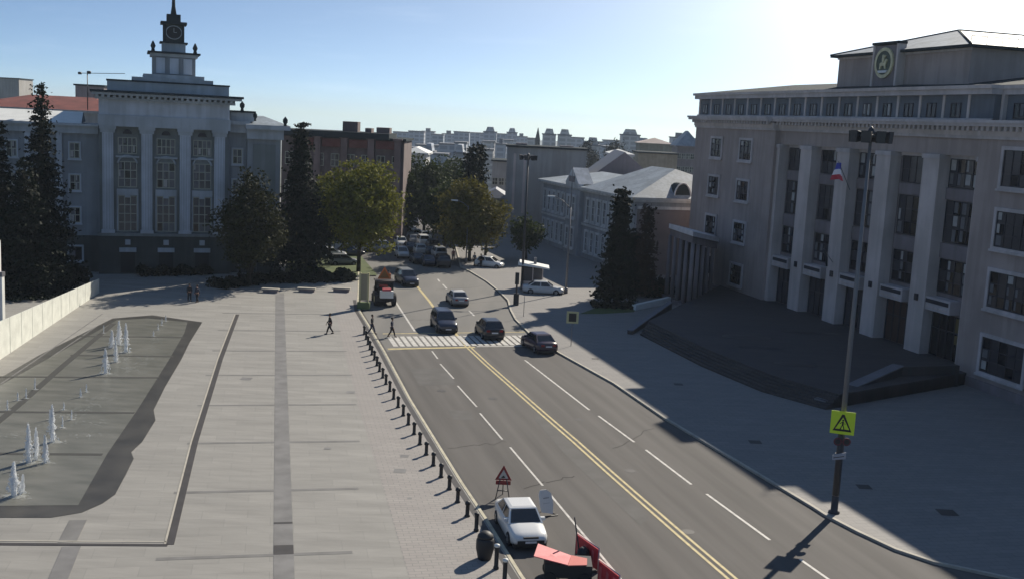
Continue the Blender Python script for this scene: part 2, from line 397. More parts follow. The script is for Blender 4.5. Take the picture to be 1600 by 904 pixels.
# road markings
def mark(pts, wd=.13, M=M_white, z=.008, off=0): return ribbon('road_marking', P2(pts), wd, 0, z, M, off)
yl = [(728, 538), (760, 568), (800, 603), (850, 647), (900, 690), (950, 735), (1000, 779), (1070, 840), (1140, 900), (1180, 935)]
mark(yl, .16, M_yel, off=.19); mark(yl, .16, M_yel, off=-.19)
mark([(650, 445), (672, 472), (690, 498), (728, 538)], .3, M_yel, z=.012)
for a, b in (((675, 548), (684, 560)), ((688, 568), (709, 591)), ((715, 602), (745, 635)), ((750, 645), (785, 686)), ((797, 698), (848, 758)), ((858, 770), (925, 850)), ((935, 862), (970, 904))):
    mark([a, b])
for a, b in (((820, 562), (921, 640)), ((935, 649), (991, 690)), ((1009, 702), (1080, 756)), ((1104, 771), (1203, 843)), ((1250, 873), (1300, 908))): mark([a, b], .16)
mark([(610, 458), (625, 482), (648, 517)], .2, z=.012)
for a, b in (((684, 436), (687, 440)), ((692, 444), (698, 451)), ((703, 458), (708, 464)), ((733, 485), (741, 493)), ((748, 500), (758, 512))): mark([a, b], .2, z=.012)
mark([(606, 545), (742, 542)], .5, M_yel, z=.016); mark([(745, 541), (835, 540)], .3, M_white, z=.016); mark([(598, 521), (828, 518)], .25, M_yel, z=.016)
a, b = at(608, 533), at(826, 531)
dirR = (at(690, 500) - at(740, 550)).normalized()
nst = 22
for k in range(nst):
    c = a.lerp(b, (k + .5) / nst); n = Vector((dirR.y, -dirR.x, 0)) * .21
    if 9 <= k <= 10 and False: continue
    sheet('crossing_stripe', [tuple(q)[:2] for q in (c - n - dirR * 2.2, c + n - dirR * 2.2, c + n + dirR * 2.2, c - n + dirR * 2.2)], .018, M_white if k % 2 == 0 or True else M_yel)

M_patch = mat('asphalt_patch', (.070, .066, .062), .85, col2=(.095, .09, .085), nscale=.8); M_patchL = mat('asphalt_patch_pale', (.14, .13, .12), .85, col2=(.17, .16, .15), nscale=.8)
M_seal = mat('crack_sealant', (.065, .061, .058), .95, spec=.05)
for pts, M in (([(842, 640), (900, 700), (960, 755), (1015, 808), (1000, 820), (945, 768), (885, 712), (835, 655)], M_patch), ([(640, 575), (700, 575), (712, 600), (655, 602)], M_patch), ([(700, 640), (735, 642), (742, 655), (708, 655)], M_patch)):
    sheet('road_patch', P2(pts), .004, M)
rn = random.Random(11)
for (x0, y0, x1, y1) in ((700, 700, 790, 690), (960, 700, 1020, 668), (820, 760, 900, 742), (680, 452, 760, 447), (700, 474, 790, 470), (640, 500, 700, 497)):
    a, b = at(x0, y0), at(x1, y1); ribbon('road_crack', [a.lerp(b, q / 9) + Vector((rn.uniform(-.12, .12), rn.uniform(-.35, .35), 0)) for q in range(10)], rn.uniform(.04, .07), 0, .0065, M_seal)
for (x, y) in ((770, 622), (905, 655), (1075, 830), (690, 610), (985, 735)):
    p = at(x, y); sheet('road_cover', [(p.x + .34 * math.cos(2 * math.pi * q / 16), p.y + .34 * math.sin(2 * math.pi * q / 16)) for q in range(16)], .0075, M_drain)
for (x, y, a) in ((1180, 690, .4), (1060, 600, .35), (1350, 760, .4), (930, 560, .3), (1480, 800, .5)):
    p = at(x, y, KZ); sheet('pavement_cover', [(p.x - a, p.y - a), (p.x + a, p.y - a), (p.x + a, p.y + a), (p.x - a, p.y + a)], KZ + .012, M_drain)
# ------------------------------------------------------------------ windows
def win_meshes(wd, ht, nx, ny, surround, MF=FRAME, ML=GREYL, sw=.28, depth=.25, gl=(GLASS,), seeds=3, cur=.3, arch=False):
    """meshes of a window lying in the plane y=0 of its own frame, outwards is -y"""
    fr = MB()
    if surround:
        for (x0, x1, z0, z1) in ((-wd / 2 - sw, -wd / 2, -sw, ht + sw), (wd / 2, wd / 2 + sw, -sw, ht + sw), (-wd / 2, wd / 2, -sw, 0), (-wd / 2, wd / 2, ht, ht + sw)):
            fr.box(x0, x1, -.14, .1, z0, z1, ML)
        fr.box(-wd / 2 - sw - .08, wd / 2 + sw + .08, -.24, -.142, -sw - .1, -sw + .08, ML)
    f = .09
    for i in range(nx + 1):
        x = -wd / 2 + (wd - f) * i / nx; fr.box(x, x + f, -.05, .04, 0, ht, MF)
    for j in range(ny + 1):
        z = (ht - f) * j / ny
        for i in range(nx):
            x = -wd / 2 + (wd - f) * i / nx; fr.box(x + f, x + (wd - f) / nx, -.045, .03, z, z + f, MF)
    panes = []
    for q in range(seeds):
        pn = MB()
        sty = random.random()
        colr = [random.random() for _ in range(nx)]
        for i in range(nx):
            for j in range(ny):
                x0 = -wd / 2 + wd * i / nx; x1 = x0 + wd / nx; z0 = ht * j / ny; z1 = z0 + ht / ny
                M = random.choice(gl)
                pn.box(x0 + .001, x1 - .001, 0, .02, z0, z1, M)
                if colr[i] < cur and (j < ny - 1 or random.random() < .5):
                    wq = random.uniform(.25, .8) * (x1 - x0); pn.box(x0 + .1, x0 + .1 + wq * .8, -.012, -.002, z0 + .1 + random.random() * .2, z1 - .04, CURT if random.random() < .4 else CURT2)
        panes.append(pn.mesh('pane'))
    return fr.mesh('window'), panes
def put_window(ms, par, fr, s, t, z):
    me, panes = ms
    o = shape_copy(me, 'window', par, fr.P(s, t, z) - par.location, fr.ang)
    shape_copy(random.choice(panes), 'pane', o, (0, 0, 0))
    return o

# ------------------------------------------------------------------ government building on the right
F = Fr((31.3, 119.2), (.2685, -.9633))
F.n = Vector((-F.d.y, F.d.x, 0)) if F.n.x > 0 else F.n
# window meshes have outward -y ; with x along d the outward of -y must be n
def _flipcheck(fr): return Vector((math.sin(fr.ang), -math.cos(fr.ang), 0)).dot(fr.n)
class FrW(Fr):
    pass
gov = empty('government_building', F.P(10, -10, 0), 'long grey government building with pilasters, raised roof block and round emblem', 'building')
def gp(mb, name, par=None):
    o = mb.build(name, par or gov)
    if par is None: o.location = -gov.location
    return o
DEP = -24
w_ = MB()
F.box(w_, -29, -19, DEP, 0, 0, 20.6, GREY); F.box(w_, -19, -6.3, DEP, .6, 0, 20.6, GREY); F.box(w_, 28.6, 60, DEP, .8, 0, 20.6, GREY)
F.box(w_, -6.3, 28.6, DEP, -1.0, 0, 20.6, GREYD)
F.box(w_, -6.3, 28.6, -1.0, -.05, 19.1, 20.6, GREY)      # wall over the bays
F.box(w_, -29.05, 28.6, DEP - .05, -1.2, 20.6, 25.0, ATTIC); F.box(w_, 28.61, 60, DEP - .05, -1.1, 20.6, 25.0, ATTIC)
gp(w_, 'wall')
for q_ in ((-29.1, -19.1, 0, .12), (-19.1, -6.2, .6, .72), (28.5, 60, .8, .92)): pl_ = MB(); F.box(pl_, *q_, 0, .9, GREYD); gp(pl_, 'plinth')
for i, c in enumerate((-6.0, 0.1, 7.4, 14.4, 21.7, 28.2)):
    wdh = 1.15 if i not in (0, 5) else .35
    p_ = MB(); F.box(p_, c - wdh, c + wdh, -.95, .25, .9, 18.7, GREYP); F.box(p_, c - wdh - .1, c + wdh + .1, -.96, .36, 18.7, 19.1, GREYL); F.box(p_, c - wdh - .05, c + wdh + .05, -.96, .3, .55, .9, GREYP)
    if wdh > 1: F.box(p_, c - .22, c + .22, .25, .4, 5.9, 6.5, FRAME)
    gp(p_, 'pilaster')
c_ = MB()
for (s0, s1, t) in ((-29, -19.02, .1), (-19, -6.2, .75), (-6.2, 28.6, .1), (28.6, 60, .95)):
    F.box(c_, s0, s1, -1.3, t + .12, 20.6, 20.85, GREYL); F.box(c_, s0, s1, -1.3, t + .25, 20.85, 21.45, GREYP)
    F.box(c_, s0 - (.2 if s0 < -20 else 0), s1, -1.3, t + 1.05, 21.6, 21.85, GREYL); F.box(c_, s0 - (.3 if s0 < -20 else 0), s1, -1.3, t + 1.2, 21.85, 22.1, GREYL)
    F.box(c_, s0, s1, -1.3, t + .3, 21.45, 21.6, GREYD)
    k = s0 + .3
    while k < s1 - .3:
        F.box(c_, k, k + .32, t + .3, t + .72, 21.25, 21.6, GREYL); k += .68
F.box(c_, 28.6, 60, -5, -1.3, 20.6, 22.1, GREYP); gp(c_, 'cornice')
# attic storey
k = -28.6; n = 0; APIL = []
ap = MB()
while k < 58:
    tt = -.2 if k < 28 else -.85
    F.box(ap, k - .16, k + .16, tt - .95, tt + .12, 22.1, 24.3, GREYP); APIL.append(k); k += 3.38
F.box(ap, -29.2, 28.6, -1.2, -.05, 22.1, 22.3, GREYL); gp(ap, 'attic_pilasters')
at_ = MB(); F.box(at_, -29, 28.6, -1.2, -.16, 22.1, 24.3, ATTIC); gp(at_, 'attic_wall')
co = MB(); F.box(co, -29.4, 28.8, DEP - .3, .35, 24.3, 24.75, GREYL); F.box(co, -29.6, 28.9, DEP - .4, .55, 24.75, 25.05, GREYP)
F.box(co, 28.8, 60, DEP - .3, -.75, 24.3, 24.75, GREYL); F.box(co, 28.9, 60, DEP - .4, -.6, 24.75, 25.05, GREYP); gp(co, 'parapet')  # right wing attic and parapet set back, shaped to let sunlight reach the pavement
# main roof
rf = MB()
a0, a1, t0, t1 = -29.2, 60, .3, DEP
rf.face([F.P(a0, .2, 25.08), F.P(28.7, .2, 25.08), F.P(28.7, -.7, 25.08), F.P(60, -.7, 25.08), F.P(60, -9, 26.3), F.P(-20, -9, 26.5)], ROOFD)
rf.face([F.P(a0, .2, 25.08), F.P(-20, -9, 26.5), F.P(-20, -15, 26.5), F.P(a0, DEP, 25.08)], ROOFD)
rf.face([F.P(-20, -9, 26.5), F.P(60, -9, 26.3), F.P(60, -15, 26.3), F.P(-20, -15, 26.5)], ROOFD)
rf.face([F.P(-20, -15, 26.5), F.P(60, -15, 26.3), F.P(60, DEP, 25.08), F.P(a0, DEP, 25.08)], ROOFD)
gp(rf, 'roof')
# centre block
cb = MB(); BS0, BS1, BT = -.3, 21.3, -3.0
F.box(cb, BS0, BS1, -23, BT, 25.1, 28.9, GREY); F.box(cb, BS0 - .1, BS1 + .1, BT, BT + .15, 28.45, 28.7, GREYL)
blk = gp(cb, 'roof_block')
br_ = MB(); e = .7
A, B, C_, D_ = F.P(BS0 - e, BT + e, 28.9), F.P(BS1 + e, BT + e, 28.9), F.P(BS1 + e, -23.5, 28.9), F.P(BS0 - e, -23.5, 28.9)
E1, E2 = F.P(10.5, -9.5, 31.3), F.P(10.5, -17, 31.3)
dn = Vector((0, 0, -.25))
for q in ([A, B, E1], [B, C_, E2, E1], [C_, D_, E2], [D_, A, E1, E2]): br_.face(q, ROOFM)
for p, q in ((A, B), (B, C_), (C_, D_), (D_, A)): br_.face([p + dn, q + dn, q, p], ROOFD)
br_.face([A + dn, D_ + dn, C_ + dn, B + dn], ROOFD)
for p, q in ((A, E1), (B, E1), (E1, E2), (E2, C_)): br_.tube([p, q], .12, ROOFD, 6)
for k in range(14):     # rail along the far ridge
    p = B.lerp(C_, k / 13); br_.tube([p, p + Vector((0, 0, .7))], .03, ROOFD, 4)
br_.tube([B + Vector((0, 0, .7)), C_ + Vector((0, 0, .7))], .03, ROOFD, 4)
o = gp(br_, 'block_roof'); 
em = MB(); F.box(em, 7.6, 11.3, BT, BT + .8, 25.1, 29.4, GREYD); F.box(em, 7.3, 7.6, BT, BT + .9, 25.1, 29.5, GREYP); F.box(em, 11.3, 11.6, BT, BT + .9, 25.1, 29.5, GREYP); F.box(em, 7.2, 11.7, BT, BT + 1, 29.5, 29.75, ROOFD)
gp(em, 'emblem_pier')
GOLD = mat('emblem_gold', (.62, .55, .33), .5, noise=.2, nscale=2); EMG = mat('emblem_dark', (.08, .10, .07), .6)
eb = MB(); cN = F.P(9.45, BT + .82, 27.7)
def ell(rs, rz_, t, n=28): return [F.P(9.45 + rs * math.cos(2 * math.pi * i / n), BT + .82 + t, 27.7 + rz_ * math.sin(2 * math.pi * i / n)) for i in range(n)]
eb.tube_rings([ell(1.5, 1.45, 0), ell(1.5, 1.45, .12)], EMG, False)
for i in range(28):
    o1, o2, i1, i2 = ell(1.55, 1.5, .18)[i], ell(1.55, 1.5, .18)[(i + 1) % 28], ell(1.22, 1.17, .18)[i], ell(1.22, 1.17, .18)[(i + 1) % 28]
    eb.face([o1, o2, i2, i1], GOLD); p1, p2 = ell(1.55, 1.5, 0)[i], ell(1.55, 1.5, 0)[(i + 1) % 28]; eb.face([p1, p2, o2, o1], GOLD)
# rider and horse in relief, ribbon below
def rel(pts, M=GOLD): 
    f0 = [F.P(9.45 + a, BT + .95, 27.7 + b) for a, b in pts]; f1 = [F.P(9.45 + a, BT + 1.08, 27.7 + b) for a, b in pts]; eb.tube_rings([f0, f1], M, False)
rel([(-.55, -.1), (-.3, .05), (.2, .0), (.45, .35), (.7, .3), (.55, .0), (.4, -.2), (.45, -.6), (.3, -.6), (.2, -.3), (-.25, -.3), (-.4, -.62), (-.55, -.62), (-.5, -.3)])
rel([(-.15, .05), (.1, .05), (.15, .45), (.35, .7), (.25, .75), (.02, .6), (0, .78), (-.15, .78), (-.17, .6), (-.2, .3)])
rel([(-.8, -.75), (.8, -.75), (.65, -.98), (-.65, -.98)], SIGNW)
gp(eb, 'emblem')

# frames used by window meshes need outward = -y of the rotated axes
class WF:
    def __init__(s, fr): s.fr = fr; s.ang = math.atan2(fr.n.x, -fr.n.y); 
    def P(s, a, t, z): return s.fr.P(a, t, z)
WF_ = WF(F)
g2 = (GLASS, GLASS2, GLASS2)
W_a = win_meshes(2.9, 2.3, 3, 3, True, seeds=5, gl=g2, cur=.5)
W_b = win_meshes(4.9, 2.9, 5, 3, True, seeds=5, gl=g2, cur=.35, sw=.3)
for c in (-22.3, -13.1):
    for z in (1.95, 7.1, 12.15, 17.0): put_window(W_a if c < -20 or True else W_a, gov, WF_, c, .03 if c < -20 else .63, z)
for c in (34.2, 45.5, 56):
    for z in (1.7, 7.1, 12.0, 16.9): put_window(W_b, gov, WF_, c, .83, z)
W_c4 = win_meshes(4.2, 2.5, 4, 2, False, seeds=5, gl=g2, cur=.5); W_c3 = win_meshes(4.2, 3.7, 4, 3, False, seeds=6, gl=g2, cur=.5); W_c2 = win_meshes(4.2, 3.0, 4, 3, False, seeds=5, gl=g2, cur=.4)
CEN = (-3.2, 3.75, 10.9, 18.05, 25.0)
for c in CEN:
    put_window(W_c4, gov, WF_, c, -.92, 16.3); put_window(W_c3, gov, WF_, c, -.92, 11.4); put_window(W_c2, gov, WF_, c, -.92, 6.9)
DOORM = mat('door_brown', (.05, .025, .02), .5); DOORG = mat('door_amber_glass', (.16, .12, .05), .25)
for i, c in enumerate(CEN):
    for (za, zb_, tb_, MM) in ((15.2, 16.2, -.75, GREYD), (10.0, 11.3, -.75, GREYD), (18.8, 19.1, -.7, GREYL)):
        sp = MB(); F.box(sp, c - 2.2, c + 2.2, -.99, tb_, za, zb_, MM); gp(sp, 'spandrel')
    ln = MB(); F.box(ln, c - 2.35, c + 1.2, -.98, .1, 5.3, 6.5, GREYL); F.box(ln, c - 2.15, c + 1.0, .1, .14, 5.95, 6.3, FRAME)
    for q in range(5): F.box(ln, c - 2.1 + q * .62, c - 1.6 + q * .62, .1, .15, 5.5, 5.7, GREYP)
    gp(ln, 'door_lintel')
    dr_ = MB(); F.box(dr_, c - 2.2, c + 2.2, -.98, -.85, 1.2, 5.1, DOORM if i == 3 else (GLASS2 if i < 4 else GLASS))
    for q in range(5): F.box(dr_, c - 2.2 + q * 1.05, c - 2.08 + q * 1.05, -.85, -.75, 1.2, 5.1, FRAME)
    F.box(dr_, c - 2.2, c + 2.2, -.85, -.76, 3.6, 3.72, FRAME)
    if i == 4: F.box(dr_, c + .9, c + 2.1, -.85, -.8, 3.75, 5.0, DOORG); F.box(dr_, c + .9, c + 2.1, -.85, -.8, 2.7, 3.5, DOORG)
    gp(dr_, 'door')
W_at = win_meshes(1.35, 1.3, 2, 1, False, seeds=6, gl=g2, cur=.8, MF=FRAME)
for a, b in zip(APIL[:-1], APIL[1:]):
    if a < 40: put_window(W_at, gov, WF_, (a + b) / 2, (-.16 if b < 28.6 else -1.1) + .03 , 22.32)

# portico at the building's far end
MANT_P = mat('slab_pale', (.72, .68, .68), .7, noise=.08)
pc = [Vector((18.5, 129.4, 0)), Vector((19.9, 121.2, 0)), Vector((25.0, 133.5, 0)), Vector((23.6, 141.5, 0))]
pzs = [9.1, 9.1, 7.3, 7.3]
por = empty('columned_portico', pc[0], 'dark pillared entrance portico with pale roof slab at the far corner of the government building', 'portico')
pm = MB()
ce = sum(pc, Vector()) / 4
out_ = [ce + (p - ce) * 1.07 for p in pc]
pm.hexa([(p.x, p.y, z - .55) for p, z in zip(out_, pzs)] + [(p.x, p.y, z) for p, z in zip(out_, pzs)], MANT_P)
o = pm.build('roof_slab', por); o.location = -por.location
pm = MB(); pm.hexa([(p.x, p.y, z - 1.4) for p, z in zip(pc, pzs)] + [(p.x, p.y, z - .555) for p, z in zip(pc, pzs)], GREYD); o = pm.build('architrave', por); o.location = -por.location
for p, q, zz0, zz1, n in ((pc[0], pc[1], 9.1, 9.1, 4), (pc[1], pc[2], 9.1, 7.3, 5)):
    for k in range(n):
        f = (k + .1) / n ; c = p.lerp(q, f); z = zz0 + (zz1 - zz0) * f
        pm = MB(); pm.tube([(c.x, c.y, .1), (c.x, c.y, z - 1.38)], [.27, .22], GREYD, 12); pm.box(c.x - .48, c.x + .48, c.y - .48, c.y + .48, .1, .6, GREYD)
        o = pm.build('pillar', por); o.location = -por.location
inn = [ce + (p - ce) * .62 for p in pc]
pm = MB(); pm.hexa([(p.x, p.y, 0) for p in inn] + [(p.x, p.y, z - 1.4) for p, z in zip(inn, pzs)], mat('portico_shade', (.012, .01, .01), .9)); o = pm.build('shade_core', por); o.location = -por.location  # near-black core, the shade behind the pillars is put into its colour

# entrance terrace with steps
def T(x, y, z=0): q = at(x, y, z); return (q.x, q.y)
edge = [T(1000, 523, .1), T(1095, 572, .1), T(1190, 612, .1), T(1290, 640, .1)]
back = [tuple(F.P(29.5, -.9, 0))[:2], tuple(F.P(-19, -.9, 0))[:2]]
ter = empty('entrance_terrace', (edge[0][0], edge[0][1], .12), 'broad dark stone terrace and steps before the government building doors', 'terrace')
tm = MB(); q = [T(1275, 622, 0), T(1495, 600, 0)]
for i in range(6):
    f = i / 6 * .085
    ee = [tuple(Vector((*e_, 0)).lerp(Vector((*b_, 0)), f))[:2] for e_, b_ in zip(edge, [back[1], tuple(F.P(-3, -.9, 0))[:2], tuple(F.P(13, -.9, 0))[:2], back[0]])]
    tm.prism([*ee, back[0], back[1]], .1 + .15 * i - (.14 if i else 0), .12 + .17 * (i + 1), M_terr)
o = tm.build('steps', ter); o.location = -ter.location
def cheek(pts, z0s, z1s, wd, M, name='cheek_wall'):
    mbb = MB()
    for i in range(len(pts) - 1):
        a, b = Vector((*pts[i], 0)), Vector((*pts[i + 1], 0)); d = (b - a).normalized(); n = Vector((-d.y, d.x, 0)) * wd / 2
        mbb.hexa([(a + n).to_tuple()[:2] + (z0s[i],), (a - n).to_tuple()[:2] + (z0s[i],), (b - n).to_tuple()[:2] + (z0s[i + 1],), (b + n).to_tuple()[:2] + (z0s[i + 1],),
                  (a + n).to_tuple()[:2] + (z1s[i],), (a - n).to_tuple()[:2] + (z1s[i],), (b - n).to_tuple()[:2] + (z1s[i + 1],), (b + n).to_tuple()[:2] + (z1s[i + 1],)], M)
    o = mbb.build(name, ter); o.location = -ter.location; return o
M_granL = mat('granite_cap', (.16, .155, .17), .6, noise=.1)
cheek([T(1280, 632, .2), T(1400, 606, 0)], (.1, .1), (.5, 1.9), .9, M_terr)
cheek([T(1280, 632, .2), T(1400, 606, 0)], (.51, 1.91), (.6, 2.0), 1.0, M_granL, 'cap_stone')
cheek([T(1402, 606, 0), T(1490, 603, 0)], (.1, .1), (1.9, 1.9), .9, M_terr)
cheek([T(984, 522, .1), T(1046, 486, .1)], (.1, .1), (.45, 1.1), .5, M_terr); cheek([T(984, 522, .1), T(1046, 486, .1)], (.46, 1.11), (.55, 1.2), .6, M_granL, 'cap_stone')
cheek([T(1078, 486, .1), T(1112, 467, .1)], (.1, .1), (.7, .7), .5, M_granL, 'parapet'); cheek([T(1112, 469, .1), T(1200, 476, .6)], (.1, .1), (.9, .9), .4, M_terr, 'parapet')
cheek([T(990, 484, .1), T(1045, 474, .1)], (.1, .1), (.7, .9), .5, WHITE, 'parapet')
for (x, y, a, b) in ((1185, 541, 2.2, .5), (1165, 526, 2.6, .7), (1270, 519, 3.2, .35), (1245, 568, 2.0, .5)):
    p = at(x, y, 1.16); mbb = MB(); mbb.face([(p.x + a * math.cos(t) * random.uniform(.8, 1.1), p.y + b * 1.6 * math.sin(t) * random.uniform(.8, 1.1), 1.165) for t in [2 * math.pi * k / 14 for k in range(14)]], mat('stain_dark', (.035, .033, .035), .5))
    o = mbb.build('worn_patch', ter); o.location = -ter.location

# flag on the facade
fl = empty('flag', F.P(9.3, .3, 15.0), 'small white, blue and red flag on a slanting staff above the government building doors', 'flag')
fm = MB(); fm.tube([(0, 0, 0), F.n * 1.6 + Vector((0, 0, 2.8))], .04, POLE, 6); fm.build('staff', fl)
FW, FB, FR = mat('flag_white', (.9, .85, .9), .7, emit=None), mat('flag_blue', (.06, .08, .45), .7), mat('flag_red', (.55, .03, .06), .7)
fm = MB(); tip = F.n * 1.5 + Vector((0, 0, 2.7))
for r, (M, zz) in enumerate(((FB, 0), (FW, .62), (FR, 1.15))):
    for k in range(5):
        u0, u1 = k / 5, (k + 1) / 5
        def fp(u, zq): return tip + F.d * (-.8 + 1.7 * u) * (.4 + zq * .6) + F.n * (.18 * math.sin(u * 7 + zq)) + Vector((0, 0, -zq - .35 * abs(u - .5)))
        fm.face([fp(u0, zz), fp(u1, zz), fp(u1, zz + [.62, .53, .5][r]), fp(u0, zz + [.62, .53, .5][r])], M)
o = fm.build('cloth', fl)
fl2 = empty('flag', F.P(7.4, .3, 7.4), 'small dark furled flag on the second pilaster low above the doors', 'flag')
fm = MB(); fm.tube([(0, 0, 0), F.n * 1.2 + Vector((0, 0, 1.4))], .035, POLE, 6); fm.build('staff', fl2)
fm = MB(); fm.tube([F.n * 1.1 + Vector((0, 0, 1.3)), F.n * .9 + F.d * .2 + Vector((0, 0, .5)), F.n * .8 + F.d * .25 + Vector((0, 0, -.4))], [.08, .16, .1], BLACKP, 6); fm.build('cloth', fl2)

# ------------------------------------------------------------------ ministry building on the left
G = Fr((-48.1, 127.1), (.942, .335))
if G.n.y > 0: G.n = -G.n
def _gP(a, t, z): return G.O + G.d * a + G.n * t + Vector((0, 0, z if z < 17 else 17 + (z - 17) * .865))
G.P = _gP
WG = WF(G)
mi = empty('ministry_building', G.P(6, 0, 0), 'grey classical building with tall pilasters, stepped roof and clock tower with spire', 'building')
def mp_(mb, name, par=None):
    o = mb.build(name, par or mi)
    if par is None: o.location = -mi.location
    return o
w_ = MB()
G.box(w_, -.6, 14.0, -18, 0, 0, 21.4, LBAY); G.box(w_, -40, -.62, -16, -1.2, 0, 17.3, LBODY); G.box(w_, 14.02, 16.2, -18, -.9, 0, 18.6, LBODY); G.box(w_, 16.22, 20.2, -22, -.3, 0, 18.3, LBODY)
mp_(w_, 'wall')
w_ = MB(); G.box(w_, -.7, 14.2, 0, .75, .0, 4.6, LDARK); G.box(w_, -.8, 14.3, 0, .9, 4.6, 4.95, LBAY); G.box(w_, -40, -.72, -1.2, -1.0, 0, 4.4, LDARK); G.box(w_, 14.22, 16.2, -.9, -.6, 0, 4.6, LDARK); G.box(w_, 16.2, 20.3, -.3, -.1, 0, 4.6, LDARK); mp_(w_, 'plinth')
PC = (.35, 4.65, 8.95, 12.9)
for c in PC:
    p_ = MB(); G.box(p_, c - .6, c + .6, .01, .8, 4.95, 16.6, LCOL); G.box(p_, c - .74, c + .74, .01, .95, 4.95, 5.3, LCOL)
    G.box(p_, c - .8, c + .8, .01, .9, 16.6, 17.0, LTRIM); G.box(p_, c - .92, c + .92, .01, 1.05, 17.0, 17.4, LTRIM)
    for q in (-.45, -.15, .15, .45): G.box(p_, c + q - .05, c + q + .05, .8, .84, 5.4, 16.5, LTRIM)
    mp_(p_, 'pilaster')
e_ = MB()
G.box(e_, -.7, 14.1, 0, 1.1, 17.4, 18.9, LTRIM); G.box(e_, -.6, 14.0, 0, .9, 18.9, 20.9, LCOL); G.box(e_, -1.0, 14.6, -1, 1.5, 20.9, 21.2, LTRIM)
k = -.9
while k < 14.3: G.box(e_, k, k + .3, 1.1, 1.9, 21.2, 21.5, LTRIM); k += .62
G.box(e_, -1.0, 14.6, -1, 1.1, 21.2, 21.5, LBAY)
G.box(e_, -1.3, 15.3, -1, 2.1, 21.5, 21.8, LTRIM); G.box(e_, -1.5, 15.5, -1, 2.3, 21.8, 22.1, ROOFD); mp_(e_, 'cornice')
e_ = MB(); G.box(e_, .3, 14.0, -14, -.3, 22.1, 23.4, LTRIM); G.box(e_, .2, 14.1, -14.1, -.2, 23.4, 23.6, ROOFD); G.box(e_, 3.0, 12.2, -12, -.8, 23.6, 24.1, LTRIM); G.box(e_, 4.3, 11.2, -11, -1.2, 24.1, 24.6, LTRIM); mp_(e_, 'attic')
e_ = MB(); G.box(e_, -40, -.7, -1.4, -.7, 16.3, 17.2, LTRIM); G.box(e_, -40, -.7, -1.4, -.2, 17.2, 17.5, LTRIM); G.box(e_, 14.1, 16.3, -1, -.3, 17.2, 18.3, LTRIM); G.box(e_, 14.1, 16.5, -1, .1, 18.3, 18.8, LTRIM)
G.box(e_, 16.1, 20.5, -1, .2, 16.5, 17.8, LTRIM); G.box(e_, 15.9, 21.2, -22.5, .8, 17.8, 18.4, LTRIM); G.box(e_, 14.2, 17.0, -6, -.6, 18.8, 20.0, LTRIM); G.box(e_, 14.0, 17.2, -6.2, -.4, 20.0, 20.25, ROOFD); mp_(e_, 'side_cornice')
e_ = MB()
e_.face([G.P(-40, -.4, 17.52), G.P(-2.5, -.4, 17.52), G.P(-2.5, -6, 19.0), G.P(-40, -6, 19.0)], WHITE)
e_.face([G.P(-40, -6, 19.0), G.P(-2.5, -6, 19.0), G.P(-2.5, -15, 17.52), G.P(-40, -15, 17.52)], ROOFM)
e_.face([G.P(-2.5, -.4, 17.52), G.P(-2.5, -15, 17.52), G.P(-2.5, -6, 19.0)], ROOFM)
e_.face([G.P(15.9, .8, 18.42), G.P(21.2, .8, 18.42), G.P(19, -8, 19.6), G.P(16.5, -8, 19.6)], ROOFM); e_.face([G.P(21.2, .8, 18.42), G.P(21.2, -22.5, 18.42), G.P(19, -14, 19.6), G.P(19, -8, 19.6)], WHITE)
mp_(e_, 'roof')
for (s, t, z) in ((15.6, -.8, 20.25), (17.1, -.8, 18.9), (20.6, .5, 18.4)):
    e_ = MB(); e_.lathe([(.22, 0), (.16, .25), (.3, .5), (.3, .8), (.1, 1.05), (.02, 1.15)], ROOFD, tuple(G.P(s, t, z)), 10); mp_(e_, 'roof_urn')
# tower
tw = MB(); c0, TT = 7.8, -2.5
def cbx(mb, hw, z0, z1, M, cz=TT - 2.6): G.box(mb, c0 - hw, c0 + hw, cz - hw, cz + hw, z0, z1, M)
cbx(tw, 2.45, 24.6, 27.1, LBODY)
for q in (-1.55, 0, 1.55): G.box(tw, c0 + q - .5, c0 + q + .5, TT - .15, TT + .05, 24.8, 26.9, LCOL)
cbx(tw, 2.7, 27.1, 27.5, LTRIM); cbx(tw, 3.0, 27.5, 27.75, ROOFD); cbx(tw, 1.35, 27.75, 29.0, LTRIM); cbx(tw, 1.6, 29.0, 29.2, ROOFD)
cbx(tw, 1.05, 29.2, 31.6, LDARK)
for q in (-1, 1):
    for r in (-1, 1): G.box(tw, c0 + q * 1.05 - .16, c0 + q * 1.05 + .16, TT - 2.6 + r * 1.05 - .16, TT - 2.6 + r * 1.05 + .16, 29.2, 31.6, ROOFD)
cbx(tw, 1.5, 31.6, 31.95, ROOFD); cbx(tw, .8, 31.95, 33.0, ROOFD)
tow = mp_(tw, 'tower')
sp_ = MB(); pp = G.P(c0, TT - 2.6, 33.0); sp_.tube([pp, pp + Vector((0, 0, 1)), pp + Vector((0, 0, 6))], [.38, .22, .05], ROOFD, 8); sp_.build('spire', tow)
cl = MB(); cc = G.P(c0, TT - 1.52, 30.5)
ring = [G.P(c0 + .85 * math.cos(t), TT - 1.5, 30.5 + .85 * math.sin(t)) for t in [2 * math.pi * k / 20 for k in range(20)]]; ring2 = [p + G.n * .12 for p in ring]
cl.tube_rings([ring, ring2], INK, False); ring3 = [G.P(c0 + .95 * math.cos(t), TT - 1.42, 30.5 + .95 * math.sin(t)) for t in [2 * math.pi * k / 20 for k in range(20)]]
for k in range(20): j = (k + 1) % 20; cl.face([ring3[k], ring3[j], ring2[j], ring2[k]], LTRIM)
cl.build('clock_face', tow)
